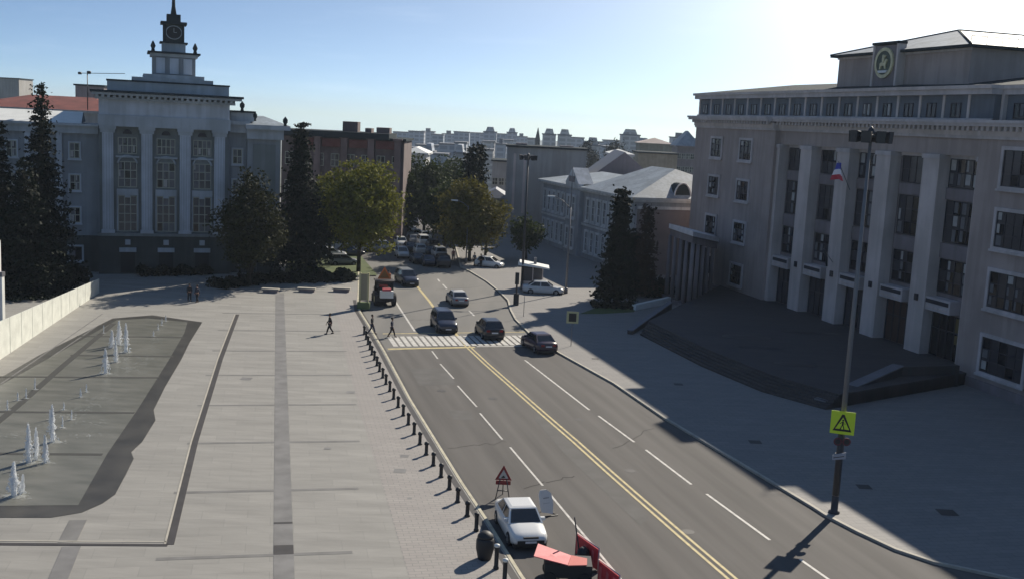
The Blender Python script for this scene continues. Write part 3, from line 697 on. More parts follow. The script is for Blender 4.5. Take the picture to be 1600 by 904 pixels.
cc = G.P(c0, TT - 1.36, 30.5); cl = MB(); cl.box(cc.x - .03, cc.x + .03, cc.y, cc.y + .03, cc.z, cc.z + .5, LTRIM); cl.box(cc.x, cc.x + .35, cc.y, cc.y + .03, cc.z - .03, cc.z + .03, LTRIM); cl.build('clock_hands', tow)
for (a, b) in ((-2.4, 0), (2.4, 0)):
    e_ = MB(); q = G.P(c0 + a, TT + b - .2, 27.75); e_.lathe([(.25, 0), (.18, .3), (.32, .6), (.2, .9), (.05, 1.2)], ROOFD, tuple(q), 8); e_.build('tower_urn', tow)
# ministry windows
gl3 = (GLASS, GLASS2, GLASS)
gl3 = (GLASS, GLASS2, GLASS2, CURT2)
L1 = win_meshes(2.1, 1.9, 4, 2, False, MF=LWIN, gl=gl3, seeds=6, cur=.6); L2 = win_meshes(2.1, 3.0, 3, 3, False, MF=LWIN, gl=gl3, seeds=5, cur=.45)
L3 = win_meshes(2.1, 4.2, 3, 4, False, MF=LWIN, gl=gl3, seeds=5, cur=.45); L0 = win_meshes(1.1, 1.8, 2, 2, True, MF=LWIN, ML=LCOL, sw=.14, gl=gl3, seeds=5, cur=.35); LD = win_meshes(1.4, 1.6, 2, 1, True, MF=FRAME, ML=LTRIM, sw=.2, gl=gl3, seeds=2, cur=.1)
for i in range(3):
    c = (PC[i] + PC[i + 1]) / 2
    put_window(L1, mi, WG, c, .05, 14.2); put_window(L2, mi, WG, c, .05, 10.3); put_window(L3, mi, WG, c, .05, 5.1)
    for (zc, rr, M) in ((13.3, 1.05, LTRIM), (17.05, .5, FRAME)):
        a_ = MB()
        if M is FRAME:
            pts = [G.P(c + rr * math.cos(t), .06, 16.5 + rr * math.sin(t)) for t in [math.pi * k / 10 for k in range(11)]]; a_.tube_rings([pts, [p + G.n * .1 for p in pts]], FRAME, False)
        else: a_.tube([G.P(c + rr * math.cos(t), .12, zc + .9 * rr * math.sin(t) - .25) for t in [math.pi * k / 12 for k in range(13)]], .13, M, 6)
        mp_(a_, 'fanlight' if M is FRAME else 'window_arch')
    a_ = MB(); G.box(a_, c - 1.2, c + 1.2, .02, .22, 9.35, 10.1, LTRIM); G.box(a_, c - .3, c + .3, .22, .4, 9.1, 10.1, LTRIM)
    G.box(a_, c - 1.2, c - 1.06, .02, .3, 5.1, 9.34, LTRIM); G.box(a_, c + 1.06, c + 1.2, .02, .3, 5.1, 9.34, LTRIM); mp_(a_, 'window_surround')
    a_ = MB(); G.box(a_, c - 1.3, c + 1.3, .02, .3, 13.75, 13.95, LTRIM); mp_(a_, 'sill')
    d_ = MB(); G.box(d_, c - .8, c + .8, .76, .82, .3, 2.7, INK); G.box(d_, c - .95, c + .95, .76, 1.1, 2.75, 3.25, LTRIM); G.box(d_, c - .3, c + .3, .76, 1.0, 3.6, 4.2, LTRIM); mp_(d_, 'doorway')
for s in (-3.3, -6.6, -10.0, -13.2, -16.4):
    for z in (5.9, 9.7, 13.4): put_window(L0, mi, WG, s, -1.18, z)
    put_window(LD, mi, WG, s, -.98, 1.5)
for z in (5.9, 9.7, 13.4): put_window(L0, mi, WG, 15.1, -.88, z)
for s in (-4.95, -8.3, -11.6, -14.8):
    p_ = MB(); G.box(p_, s - .3, s + .3, -1.19, -.9, 4.4, 16.3, LCOL); mp_(p_, 'wing_pilaster')
st = MB(); G.box(st, 16.9, 19.6, -.3, -.22, 4.7, 15.9, LBAY); mp_(st, 'blank_panel')

# ------------------------------------------------------------------ generic blocks
def block(name, label, O, d, Ln, Dp, z0, z1, M, rows=0, cols=0, win=(1.2, 1.6), roof='flat', rm=ROOFD, group=None, zoff=1.2, side=0, extras=(), MF=LWIN, cat='building', rh=2.5, MT=None):
    fr = Fr(O, d)
    if fr.n.y > 0: fr.n = -fr.n
    wf = WF(fr)
    root = empty(name, (O[0], O[1], z0), label, cat, group)
    off = -root.location
    def add(mb, nm): o = mb.build(nm, root); o.location = off; return o
    mb = MB(); fr.box(mb, 0, Ln, -Dp, 0, z0 - 3, z1, M); add(mb, 'wall')
    mb = MB()
    if roof == 'flat': fr.box(mb, -.3, Ln + .3, -Dp - .3, .3, z1, z1 + .35, rm)
    elif roof == 'hip':
        e = .6; a, b, c, dd = fr.P(-e, e, z1), fr.P(Ln + e, e, z1), fr.P(Ln + e, -Dp - e, z1), fr.P(-e, -Dp - e, z1)
        h = min(Dp, Ln) / 2; 
        if Ln >= Dp: r1, r2 = fr.P(h, -Dp / 2, z1 + rh), fr.P(Ln - h, -Dp / 2, z1 + rh); fs = ([a, b, r2, r1], [b, c, r2], [c, dd, r1, r2], [dd, a, r1])
        else: r1, r2 = fr.P(Ln / 2, -h, z1 + rh), fr.P(Ln / 2, -Dp + h, z1 + rh); fs = ([a, b, r1], [b, c, r2, r1], [c, dd, r2], [dd, a, r1, r2])
        for q in fs: mb.face(q, rm)
        fr.box(mb, -e, Ln + e, -Dp - e, e, z1 - .4, z1 - .003, MT or M)
    elif roof == 'gable':
        e = .4; a, b, c, dd = fr.P(-e, e, z1), fr.P(Ln + e, e, z1), fr.P(Ln + e, -Dp - e, z1), fr.P(-e, -Dp - e, z1); r1, r2 = fr.P(Ln * .5, e, z1 + rh), fr.P(Ln * .5, -Dp - e, z1 + rh)
        for q in ([a, r1, r2, dd], [b, c, r2, r1]): mb.face(q, rm)
        for q in ([a, b, r1], [c, dd, r2]): mb.face(q, M)
    add(mb, 'roof')
    if rows:
        ms = win_meshes(win[0], win[1], 2, 2, False, MF=MF, gl=(GLASS, GLASS2), seeds=3, cur=.3)
        fh = (z1 - z0 - zoff) / rows
        for r in range(rows):
            for c in range(cols):
                put_window(ms, root, wf, Ln * (c + .5) / cols, .03, z0 + zoff + fh * r)
    for f in extras: f(fr, add)
    return root, fr

def ph(x, y, D):  # height of photo row y at distance D
    hz = 192.7 + .05 * (x - 800); return CAMH - (y - hz) * D / FPX
def gx(x, D): return (x - 800) * D / FPX
def front(name, label, x0, x1, ytop, D, M, z0=0, Dp=12, **k):
    """block with a front square to the view direction at distance D"""
    X0, X1 = gx(x0, D), gx(x1, D); return block(name, label, (X0, D), (1, 0), X1 - X0, Dp, z0, ph((x0 + x1) / 2, ytop, D), M, **k)

BROWN = mat('brown_brick', (.16, .12, .115), .9, noise=.12, nscale=.5); PINK = mat('pale_pink_render', (.24, .17, .16), .9, noise=.1, nscale=.5)
MIDG = mat('mid_grey_render', (.38, .365, .35), .9, noise=.06, nscale=.2); OCHRE = mat('ochre_render', (.33, .29, .22), .9, noise=.08)
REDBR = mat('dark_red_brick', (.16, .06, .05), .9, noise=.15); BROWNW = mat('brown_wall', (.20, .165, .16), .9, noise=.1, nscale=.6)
for M__ in (BROWN, PINK, MIDG, OCHRE): weather(M__, .82)
WHITEW = mat('white_wall', (.5, .5, .5), .9, noise=.06); BLUEG = mat('blue_grey_metal', (.10, .11, .14), .6, noise=.08)
# long brick block behind the trees
def ex1(fr, add):
    for k in range(4):
        mb = MB(); s = 2.2 + k * 4.2; z = 14.9
        fr.box(mb, s, s + 2.9, 0, .5, z, z + 1.25, REDBR); add(mb, 'red_frieze_panel')
        mb = MB(); fr.box(mb, s + 2.95, s + 3.95, 0, .6, z - 13, z + 1.4, PINK); fr.box(mb, s + 2.7, s + 4.2, 0, .8, z + 1.4, z + 1.7, PINK); add(mb, 'pilaster')
    for (a, b, h) in ((9, 11.4, 1.7), (12.6, 13.6, .8), (14.4, 16.5, 1.0)):
        mb = MB(); fr.box(mb, a, b, -6, -3, 17.0, 17.2 + h, BROWN); add(mb, 'roof_hut')
    mb = MB(); fr.box(mb, -1, 16.9, -10, .9, 16.4, 17.3, ROOFD); add(mb, 'roof_edge')
front('brick_office_block', 'long brown brick office block with dark roof edge behind the tall trees', 432, 622, 216, 172, BROWN, extras=(ex1,), rows=3, cols=8, win=(1.3, 2.0), zoff=3)
# red roof building and far slab towers behind the ministry
front('red_roofed_building', 'building with long red tiled roof behind the left wing of the ministry', -60, 185, 170, 165, LBODY, Dp=14, roof='hip', rm=ROOFR, rh=2.0)
front('grey_tower_block', 'dark ribbed tower block showing at the far left edge behind the red roof', -20, 25, 124, 420, MIDG, z0=-5, rows=0)
front('flat_roofed_block', 'dark low flat roofed block just above the red roof', 112, 156, 136, 230, GREYD)
# grey blank block right of the street
def ex2(fr, add):
    for s in (1.2, 3.0):
        mb = MB(); fr.box(mb, s, s + .45, 0, .06, 4, 14.6, GREYP); add(mb, 'wall_strip')
    mb = MB(); fr.box(mb, 1.5, 3.5, -6, -4, 15.5, 16.4, GREYD); fr.box(mb, 9.5, 12, -6, -4, 15.5, 16.3, GREYD); add(mb, 'roof_hut')
front('grey_blank_block', 'tall plain grey block with few windows right of the tree lined street', 782, 905, 232, 196, MIDG, extras=(ex2,), Dp=10)
def ex4(fr, add): pass
front('low_yellow_house', 'small low house with grey hip roof beside the plain grey block', 748, 785, 308, 205, OCHRE, roof='hip', rm=BLUEG, rh=1.6, rows=1, cols=3)
front('flat_grey_annex', 'low flat grey annex with a dark opening left of the plain grey block', 760, 790, 252, 240, MIDG, rows=2, cols=3)
front('steep_roofed_hall', 'hall with steep dark blue grey metal roof behind the pale roofed mansion', 898, 1030, 292, 192, GREYD, roof='gable', rm=BLUEG, rh=6.2, Dp=20)
front('white_vaulted_hall', 'low building with small white vaulted roof behind the steep roofed hall', 945, 975, 240, 230, WHITEW, roof='hip', rm=WHITE, rh=.8)
front('ochre_flat_block', 'long low ochre block with flat roof and small windows on the right skyline', 985, 1046, 240, 260, OCHRE, rows=3, cols=7, z0=-2)
front('pale_blue_capped_block', 'dark block with pale slanted top storey at right end of the skyline', 1045, 1079, 228, 330, GREYD, z0=-5, rows=5, cols=5, roof='hip', rm=ROOFM, rh=4.5)
front('grey_green_roofed_block', 'wide dull block with sloping roof on the skyline behind the ochre block', 986, 1037, 224, 400, OCHRE, z0=-10, roof='hip', rm=GREY, rh=2)
front('sunlit_white_house', 'small sunlit white house between the brick block and the street trees', 622, 656, 238, 240, WHITEW, rows=3, cols=4, z0=-2, roof='hip', rm=WHITE, rh=1.2)
front('low_street_block', 'low pale block across the end of the street above the trees', 690, 742, 252, 300, MIDG, z0=-6, rows=3, cols=8)

# pale roofed mansion
MANS = mat('mansion_render', (.36, .37, .39), .85, noise=.07, nscale=.5); MANT = mat('mansion_trim', (.62, .62, .62), .8, noise=.05); weather(MANS, .82); weather(MANT, .8)
HC = Vector((16.2, 149.0, 0)); HD = Vector((-.3, .954, 0)).normalized()
Fm = Fr((HC.x, HC.y), (HD.x, HD.y)); Fm.n = Vector((-HD.y, HD.x, 0)) if Vector((-HD.y, HD.x, 0)).x < 0 else Vector((HD.y, -HD.x, 0))
WM = WF(Fm)
man = empty('mansion', (HC.x, HC.y, 0), 'two storey classical mansion with tall white framed windows, small pediment and pale metal hip roof', 'building')
def mm_(mb, nm): o = mb.build(nm, man); o.location = -man.location; return o
ML_, MD = 39.0, 19.5
mb = MB(); Fm.box(mb, 0, ML_, -MD, 0, 0, 10.2, MANS); mm_(mb, 'wall')
mb = MB(); Fm.box(mb, .01, ML_, -MD - .1, -MD * .0 - .3, 0, 9.6, BROWNW); 
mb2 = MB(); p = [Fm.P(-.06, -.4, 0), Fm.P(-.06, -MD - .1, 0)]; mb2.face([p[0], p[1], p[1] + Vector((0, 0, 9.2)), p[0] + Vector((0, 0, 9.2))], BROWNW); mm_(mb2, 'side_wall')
mb = MB(); Fm.box(mb, -.5, ML_ + .3, -MD - .5, .5, 10.2, 10.5, MANT); Fm.box(mb, -.8, ML_ + .5, -MD - .8, .85, 10.5, 10.8, MANT); Fm.box(mb, -.1, ML_, .0, .2, 5.0, 5.35, MANT); Fm.box(mb, -.2, -.0601, -MD - .1, -.4, 9.2, 9.6, MANT); mm_(mb, 'cornice')
mb = MB(); e = .9; a, b, c, dd = Fm.P(-e, e, 10.82), Fm.P(18, e, 10.82), Fm.P(18, -MD - e, 10.82), Fm.P(-e, -MD - e, 10.82)
r1, r2 = Fm.P(5.8, -8.5, 14.6), Fm.P(14.0, -8.5, 14.6)
for q in ([a, b, r2, r1], [b, c, r2], [c, dd, r1, r2], [dd, a, r1]): mb.face(q, ROOFM)
a, b, c, dd = Fm.P(18.02, e, 10.82), Fm.P(ML_ + .6, e, 10.82), Fm.P(ML_ + .6, -MD, 10.82), Fm.P(18.02, -MD, 10.82); r1, r2 = Fm.P(20, -9, 12.6), Fm.P(ML_ - 4, -9, 12.6)
for q in ([a, b, r2, r1], [b, c, r2], [c, dd, r1, r2], [dd, a, r1]): mb.face(q, ROOFM)
mm_(mb, 'roof')
mb = MB()   # half round dormer on the end slope
dc = Fm.P(-.1, -7.0, 11.0); sd_ = Fm.n
pts = [dc + sd_ * (1.25 * math.cos(t)) + Vector((0, 0, 1.9 * math.sin(t))) for t in [math.pi * k / 10 for k in range(11)]]
mb.tube_rings([pts, [p + Fm.d * 2.2 for p in pts]], ROOFD, False); mb.tube([p - Fm.d * .03 for p in pts], .12, MANT, 6, False); mm_(mb, 'dormer')
mb = MB()  # pediment
s0, s1 = 19.5, 25.5
q = [Fm.P(s0, 1.0, 11.2), Fm.P(s1, 1.0, 11.2), Fm.P((s0 + s1) / 2, 1.0, 13.6)]; mb.tube_rings([q, [p - Fm.n * 2.5 for p in q]], MANT, False)
Fm.box(mb, s0, s1, .2, .9, 10.81, 11.2, MANT); Fm.box(mb, s0 + 1.8, s1 - 1.8, 1.0, 1.1, 11.4, 12.3, GREYD); mm_(mb, 'pediment')
mb = MB(); Fm.box(mb, s0, s1, 0, .7, 0, 10.2, MANS); mm_(mb, 'centre_bay')
MW1 = win_meshes(1.15, 3.2, 2, 3, True, MF=MANT, ML=MANT, sw=.3, gl=(GLASS, GLASS2), seeds=3, cur=.15); MW2 = win_meshes(1.15, 3.0, 2, 3, True, MF=MANT, ML=MANT, sw=.26, gl=(GLASS, GLASS2), seeds=3, cur=.1)
for s in [1.6 + 2.25 * k for k in range(17)]:
    t = .73 if s0 < s < s1 else .03
    if abs(s - s0) < .9 or abs(s - s1) < .9: continue
    put_window(MW1, man, WM, s, t, 5.9); put_window(MW2, man, WM, s, t, 1.2)

# ------------------------------------------------------------------ far city on the skyline
FARM = []
def far_mat(i, c):
    M = bpy.data.materials.new('far_block_%s' % ORD[i]); M.use_nodes = True; t = M.node_tree; b = t.nodes['Principled BSDF']; b.inputs['Roughness'].default_value = .9
    g = t.nodes.new('ShaderNodeTexCoord'); br = t.nodes.new('ShaderNodeTexBrick'); mpp = t.nodes.new('ShaderNodeMapping'); mpp.inputs['Rotation'].default_value = (R_(90), 0, 0)
    br.offset = 0; br.inputs['Brick Width'].default_value = 4.2 + i * .3; br.inputs['Row Height'].default_value = 3.0; br.inputs['Mortar Size'].default_value = .62; br.inputs['Scale'].default_value = 1
    br.inputs['Color1'].default_value = (*(v * .6 for v in c), 1); br.inputs['Color2'].default_value = (*(v * .75 for v in c), 1); br.inputs['Mortar'].default_value = (*c, 1)
    t.links.new(g.outputs['Object'], mpp.inputs[0]); t.links.new(mpp.outputs[0], br.inputs[0]); t.links.new(br.outputs[0], b.inputs['Base Color']); FARM.append(M)
for i, c in enumerate(((.36, .40, .46), (.42, .45, .50), (.31, .36, .43), (.48, .48, .48), (.40, .36, .34))): far_mat(i, c)  # walls lightened, part of the distance haze is put into their colour
FT = mat('far_roof', (.16, .17, .19), .9)
far = [(604, 632, 207, 1000, 0, 0), (628, 652, 206, 900, 1, 0), (648, 668, 206, 1050, 0, 1), (664, 682, 211, 850, 2, 0), (680, 700, 210, 1000, 1, 1), (698, 722, 207, 900, 0, 0), (716, 742, 208, 1100, 2, 0),
       (738, 756, 209, 950, 1, 0), (744, 764, 207, 800, 0, 2), (762, 784, 210, 1000, 2, 0), (780, 796, 208, 900, 1, 2), (794, 812, 214, 1050, 0, 1), (812, 826, 217, 800, 3, 0), (836, 856, 211, 700, 3, 2),
       (860, 880, 212, 700, 3, 2), (878, 900, 216, 800, 1, 0), (958, 986, 212, 700, 3, 2), (900, 930, 222, 900, 0, 0), (930, 962, 220, 1000, 2, 0), (676, 700, 226, 560, 2, 0), (700, 718, 224, 520, 1, 0), (640, 676, 228, 600, 0, 0), (716, 760, 234, 560, 3, 0), (1036, 1060, 216, 700, 1, 1), (1068, 1090, 218, 800, 2, 0),
       (626, 644, 232, 520, 3, 0), (652, 668, 238, 480, 0, 2), (668, 690, 242, 460, 2, 0), (700, 716, 240, 470, 1, 2), (744, 762, 222, 640, 3, 0), (764, 780, 226, 600, 2, 1), (776, 790, 220, 680, 1, 0), (905, 925, 228, 520, 3, 2), (932, 950, 231, 480, 0, 0), (986, 1002, 228, 560, 2, 2)]
lab = {0: 'flat roof', 1: 'raised roof hut', 2: 'peaked gable top'}; cnm = {0: 'blue grey', 1: 'pale grey', 2: 'darker slate grey', 3: 'cream'}
for i, (x0, x1, yt, D, mi_, kd) in enumerate(sorted(far)):
    X0, X1 = gx(x0, D), gx(x1, D); z1 = ph((x0 + x1) / 2, yt, D); z0 = tz(X0, D) - 2
    mb = MB(); wdt = X1 - X0
    mb.box(0, wdt, 0, 14, 0, z1 - z0, FARM[mi_]); root = empty('apartment_block', (X0, D, z0), 'hazy %s apartment block, %s, %s from left in skyline row' % (cnm[mi_], lab[kd], ORD[i]), 'apartment block', 'far apartment blocks on the skyline')
    mb.build('wall', root); rb = MB(); H_ = z1 - z0
    rb.box(-.4, wdt + .4, -.4, 14.4, H_, H_ + .8, FT)
    if kd == 1: rb.box(wdt * .3, wdt * .65, 3, 9, H_ + .8, H_ + 3.4, FT)
    if kd == 2:
        a = [(wdt * .15, 0, H_ + .8), (wdt * .85, 0, H_ + .8), (wdt * .72, 0, H_ + 4), (wdt * .28, 0, H_ + 4)]; rb.tube_rings([a, [(p[0], 14, p[2]) for p in a]], FARM[mi_], False)
    rb.build('roof', root)
rt = empty('broadcast_mast', (gx(828, 600), 600, -20), 'thin dark mast standing up between far blocks above the plain grey block', 'mast')
mb = MB(); mb.tube([(0, 0, 0), (0, 0, ph(828, 218, 600) + 20), (0, 0, ph(828, 200, 600) + 20)], [2.0, 1.6, .2], ROOFD, 6); mb.build('shaft', rt)

# ------------------------------------------------------------------ trees
def leaf_mat(nm, c1, c2): 
    M = bpy.data.materials.new(nm); M.use_nodes = True; t = M.node_tree; b = t.nodes['Principled BSDF']; b.inputs['Roughness'].default_value = .8; b.inputs['Specular IOR Level'].default_value = .2
    g = t.nodes.new('ShaderNodeNewGeometry'); r = t.nodes.new('ShaderNodeValToRGB'); r.color_ramp.elements[0].color = (*c1, 1); r.color_ramp.elements[1].color = (*c2, 1)
    n = t.nodes.new('ShaderNodeTexNoise'); n.inputs['Scale'].default_value = .9; mxx = t.nodes.new('ShaderNodeMath'); mxx.operation = 'ADD'; mh = t.nodes.new('ShaderNodeMath'); mh.operation = 'MULTIPLY'; mh.inputs[1].default_value = .45
    t.links.new(g.outputs['Position'], n.inputs[0]); t.links.new(g.outputs['Random Per Island'], mh.inputs[0]); t.links.new(mh.outputs[0], mxx.inputs[0])
    m3 = t.nodes.new('ShaderNodeMath'); m3.operation = 'MULTIPLY_ADD'; m3.inputs[1].default_value = 1.6; m3.inputs[2].default_value = -.5; t.links.new(n.outputs[0], m3.inputs[0]); t.links.new(m3.outputs[0], mxx.inputs[1])
    t.links.new(mxx.outputs[0], r.inputs[0]); t.links.new(r.outputs[0], b.inputs['Base Color'])
    tr = t.nodes.new('ShaderNodeBsdfTranslucent'); t.links.new(r.outputs[0], tr.inputs[0]); ms_ = t.nodes.new('ShaderNodeMixShader'); ms_.inputs[0].default_value = .1 if 'dark' in nm else .22
    o = t.nodes['Material Output']; t.links.new(b.outputs[0], ms_.inputs[1]); t.links.new(tr.outputs[0], ms_.inputs[2]); t.links.new(ms_.outputs[0], o.inputs[0])
    return M
LEAF = {'dark': leaf_mat('leaves_dark_needles', (.004, .007, .004), (.014, .022, .009)), 'green': leaf_mat('leaves_green', (.014, .024, .006), (.06, .08, .018)),
        'yellow': leaf_mat('leaves_yellow_green', (.03, .042, .006), (.27, .26, .035)), 'autumn': leaf_mat('leaves_autumn', (.035, .038, .008), (.20, .17, .03)),
        'lime': leaf_mat('leaves_dark_lime', (.006, .01, .004), (.055, .055, .014)), 'brown': leaf_mat('leaves_brown', (.03, .02, .014), (.07, .045, .03))}
def tree(name, label, x, y, wpx, ytop, kind, leaf, n=4200, trunk=.16, group=None, base_z=KZ, size=None, cat='tree'):
    p = at(x, y, base_z); D = p.y; H = zat(ytop, p.x, p.y) - base_z; Wd = wpx * D / FPX / 2
    root = empty(name, (p.x, p.y, base_z), label, cat, group); M = LEAF[leaf]; rnd = random.Random(int(x * 7 + y))
    tb = MB(); th = H * (.92 if kind == 'cone' else .6); r0 = .12 + H * .012
    bend = [(0, 0, -.2), (rnd.uniform(-.1, .1), rnd.uniform(-.1, .1), th * .5), (rnd.uniform(-.2, .2), rnd.uniform(-.2, .2), th)]
    tb.tube(bend, [r0, r0 * .7, r0 * .2], BARK, 8)
    cb = MB(); sz = size or max(.16, D * (.0026 if kind == 'cone' else .0021))
    cl = []
    if kind == 'cone':
        lv = int(H * 1.5)
        for k in range(lv):
            f = trunk + (1 - trunk) * (k + rnd.random() * .5) / lv; z = H * f; rr = Wd * ((1 - f) / (1 - trunk)) ** .95
            nb = max(3, int(4 + rr * 6.5))
            for q in range(nb):
                a = rnd.uniform(0, 6.283); R0 = rr * rnd.uniform(.65, 1.12)
                e = (R0 * math.cos(a), R0 * math.sin(a), z - R0 * .28)
                if q % 3 == 0 and R0 > .6: tb.tube([(0, 0, z), e], [.05, .015], BARK, 4, False)
                m_ = max(3, int(R0 / max(.3, sz * 1.1)))
                for u in range(m_ + 1):
                    g = u / m_; cl.append((e[0] * g, e[1] * g, z - R0 * .28 * g, sz * (1.3 + .6 * (1 - g)), .22))
        cl.append((0, 0, H * .97, sz, .9)); cl.append((0, 0, H * .99, sz * .6, .9))
    else:
        hz0 = H * trunk; Hc = (H - hz0) / 2; cz = hz0 + Hc
        nl = 40
        lobes = []
        for k in range(nl):
            a = rnd.uniform(0, 6.283); u = rnd.uniform(-1, 1); s = math.sqrt(1 - u * u); R1 = rnd.uniform(.45, .8)
            wz = 1.0 - .25 * max(0, u)
            c = (Wd * s * R1 * math.cos(a) * wz, Wd * s * R1 * math.sin(a) * wz, cz + Hc * u * R1 * 1.05); r = rnd.uniform(.24, .38) * min(Wd, Hc) * 1.15
            lobes.append((c, r)); 
            if k % 2 == 0: tb.tube([(0, 0, hz0 * rnd.uniform(.9, 1.2)), (c[0] * .5, c[1] * .5, (c[2] + hz0) / 2 + .3), c], [r0 * .4, r0 * .2, .02], BARK, 5, False)
        per = 26
        for c, r in lobes:
            for q in range(per):
                a = rnd.uniform(0, 6.283); u = rnd.uniform(-1, 1); s = math.sqrt(1 - u * u); rr = r * rnd.uniform(.55, 1.2)
                cl.append((c[0] + rr * s * math.cos(a), c[1] + rr * s * math.sin(a), c[2] + rr * u * .85, sz * 1.6, .6))
    per = max(3, n // max(1, len(cl)))
    V = []; Fc = []
    for (a, b, c, s, fl_) in cl:
        for q in range(per):
            ox, oy, oz = rnd.gauss(0, s * .8), rnd.gauss(0, s * .8), rnd.gauss(0, s * .8 * (fl_ + .2))
            dv = Vector((rnd.gauss(0, 1), rnd.gauss(0, 1), rnd.gauss(0, .8))).normalized(); ev = dv.cross(Vector((rnd.gauss(0, 1), rnd.gauss(0, 1), rnd.gauss(0, 1)))).normalized()
            h = sz * rnd.uniform(.45, .95); wv = h * rnd.uniform(.45, .8); cc_ = Vector((a + ox, b + oy, max(.3, c + oz))); k = len(V)
            V += [cc_ - dv * h, cc_ + ev * wv, cc_ + dv * h, cc_ - ev * wv]; Fc.append((k, k + 1, k + 2, k + 3))
    me = bpy.data.meshes.new('crown'); me.from_pydata([tuple(v) for v in V], [], Fc); me.materials.append(M); me.update()
    tb.build('trunk', root); o = bpy.data.objects.new('crown', me); COL.objects.link(o); o.parent = root
    return root
tree('spruce_tree', 'tallest dark spruce with thin spiky top before the left wing of the ministry', 68, 446, 128, 128, 'cone', 'dark', 16000, .04)
tree('spruce_tree', 'dark spruce cut by the left frame edge below the red roof', 2, 452, 130, 190, 'cone', 'dark', 16000, .04)
tree('spruce_tree', 'shorter broad dark spruce in front of the tallest spruce on the left', 40, 458, 160, 250, 'cone', 'dark', 18000, .04)
tree('bushy_tree', 'dark dense round tree standing at the right corner of the ministry', 390, 446, 116, 262, 'round', 'lime', 14000, .08)
tree('spruce_tree', 'dark pointed spruce right of the ministry before the brick office block', 467, 428, 104, 192, 'cone', 'dark', 15000, .12)
tree('leafy_tree', 'big leafy tree with sunlit yellow green crown and dark trunk by the road', 560, 424, 138, 248, 'round', 'yellow', 17000, .2)
tree('leafy_tree', 'dark green leafy tree between the pointed spruce and the big yellow green tree', 514, 412, 96, 285, 'round', 'green', 10000, .22)
SG = 'trees along the far street'
tree('street_tree', 'green street tree just right of the big yellow green tree', 628, 372, 70, 268, 'round', 'green', 9000, .15, SG)
tree('street_tree', 'tall green street tree in the middle of the far street opening', 662, 368, 100, 246, 'round', 'green', 12000, .12, SG)
tree('street_tree', 'dull green street tree next to the two dark pointed conifers', 704, 362, 96, 252, 'round', 'green', 10000, .12, SG)
tree('street_tree', 'dark green street tree left of the orange autumn tree', 694, 392, 76, 282, 'round', 'green', 10000, .18, SG)
tree('autumn_tree', 'orange and yellow autumn tree beside the far street lamp', 733, 408, 104, 284, 'round', 'autumn', 13000, .14, SG)
tree('autumn_tree', 'small yellowing tree at the right flank of the orange autumn tree', 758, 402, 46, 312, 'round', 'autumn', 4000, .25, SG)
tree('conifer_tree', 'left one of two dark pointed conifers at the far street', 731, 380, 34, 230, 'cone', 'dark', 3000, .05, 'twin conifers')
tree('conifer_tree', 'right one of two dark pointed conifers at the far street', 744, 378, 36, 226, 'cone', 'dark', 3000, .05, 'twin conifers')
tree('young_tree', 'young light green tree on the pavement before the mansion', 822, 408, 56, 342, 'round', 'green', 3500, .3)
tree('conifer_tree', 'dark narrow conifer with clear trunk on the pavement by the portico', 962, 474, 66, 296, 'cone', 'dark', 14000, .1)
tree('conifer_tree', 'thin brownish conifer between the dark conifer and the portico', 1004, 462, 54, 318, 'cone', 'brown', 2600, .08)
tree('conifer_tree', 'low dark conifer right behind the narrow conifer by the portico', 985, 458, 44, 360, 'cone', 'dark', 3000, .05)
tree('far_tree', 'dark tree crown on the skyline above the steep roofed hall', 915, 300, 40, 216, 'round', 'dark', 1500, .1, base_z=-4, size=.5)
tree('far_tree', 'dark tree crown on the skyline left of the ochre flat block', 960, 300, 44, 214, 'round', 'dark', 1500, .1, base_z=-4, size=.5)
def hedge(label, pts, wd, h, leaf='dark', n=2500):
    a, b = at(*pts[0], KZ), at(*pts[1], KZ); root = empty('hedge', (a.x, a.y, KZ), label, 'hedge'); rnd = random.Random(int(a.x * 100)); V = []; Fc = []
    d = b - a; nn = Vector((-d.y, d.x, 0)).normalized()
    for k in range(n):
        f = rnd.random(); hh = h * (.8 + .25 * math.sin(f * 23) + .1 * rnd.random()); c = d * f + nn * rnd.uniform(-wd, wd) * (.8 + .3 * math.sin(f * 31)) + Vector((0, 0, hh * rnd.random() ** .7)); dv = Vector((rnd.gauss(0, 1), rnd.gauss(0, 1), rnd.gauss(0, 1))).normalized(); ev = dv.cross(Vector((rnd.gauss(0, 1), 1, rnd.gauss(0, 1)))).normalized(); s = rnd.uniform(.12, .26); q = len(V)
        V += [c - dv * s, c + ev * s * .7, c + dv * s, c - ev * s * .7]; Fc.append((q, q + 1, q + 2, q + 3))
    me = bpy.data.meshes.new('foliage'); me.from_pydata([tuple(v) for v in V], [], Fc); me.materials.append(LEAF[leaf]); me.update(); o = bpy.data.objects.new('foliage', me); COL.objects.link(o); o.parent = root
hedge('low dark hedge along the plaza edge before the round dark tree', ((335, 450), (415, 440)), 1.6, 1.0)
hedge('long dark hedge behind the stone benches', ((425, 441), (552, 438)), 1.6, 1.3, n=4000)
hedge('dark hedge along the front of the ministry doors', ((215, 431), (330, 428)), 1.2, 1.1)
hedge('dark shrubs left of the white banner fence', ((20, 455), (130, 440)), 2.2, 1.8, n=3500)
hedge('flat dark planting around the narrow conifer', ((925, 478), (995, 481)), 1.3, .5, n=2000)
hedge('dark shrubs at the foot of the portico', ((1005, 462), (1050, 462)), 1.2, 2.0, n=2500)
hedge('green shrubs on the lawn by the spruce', ((455, 425), (495, 425)), 1.0, 1.0, 'green', n=1500)

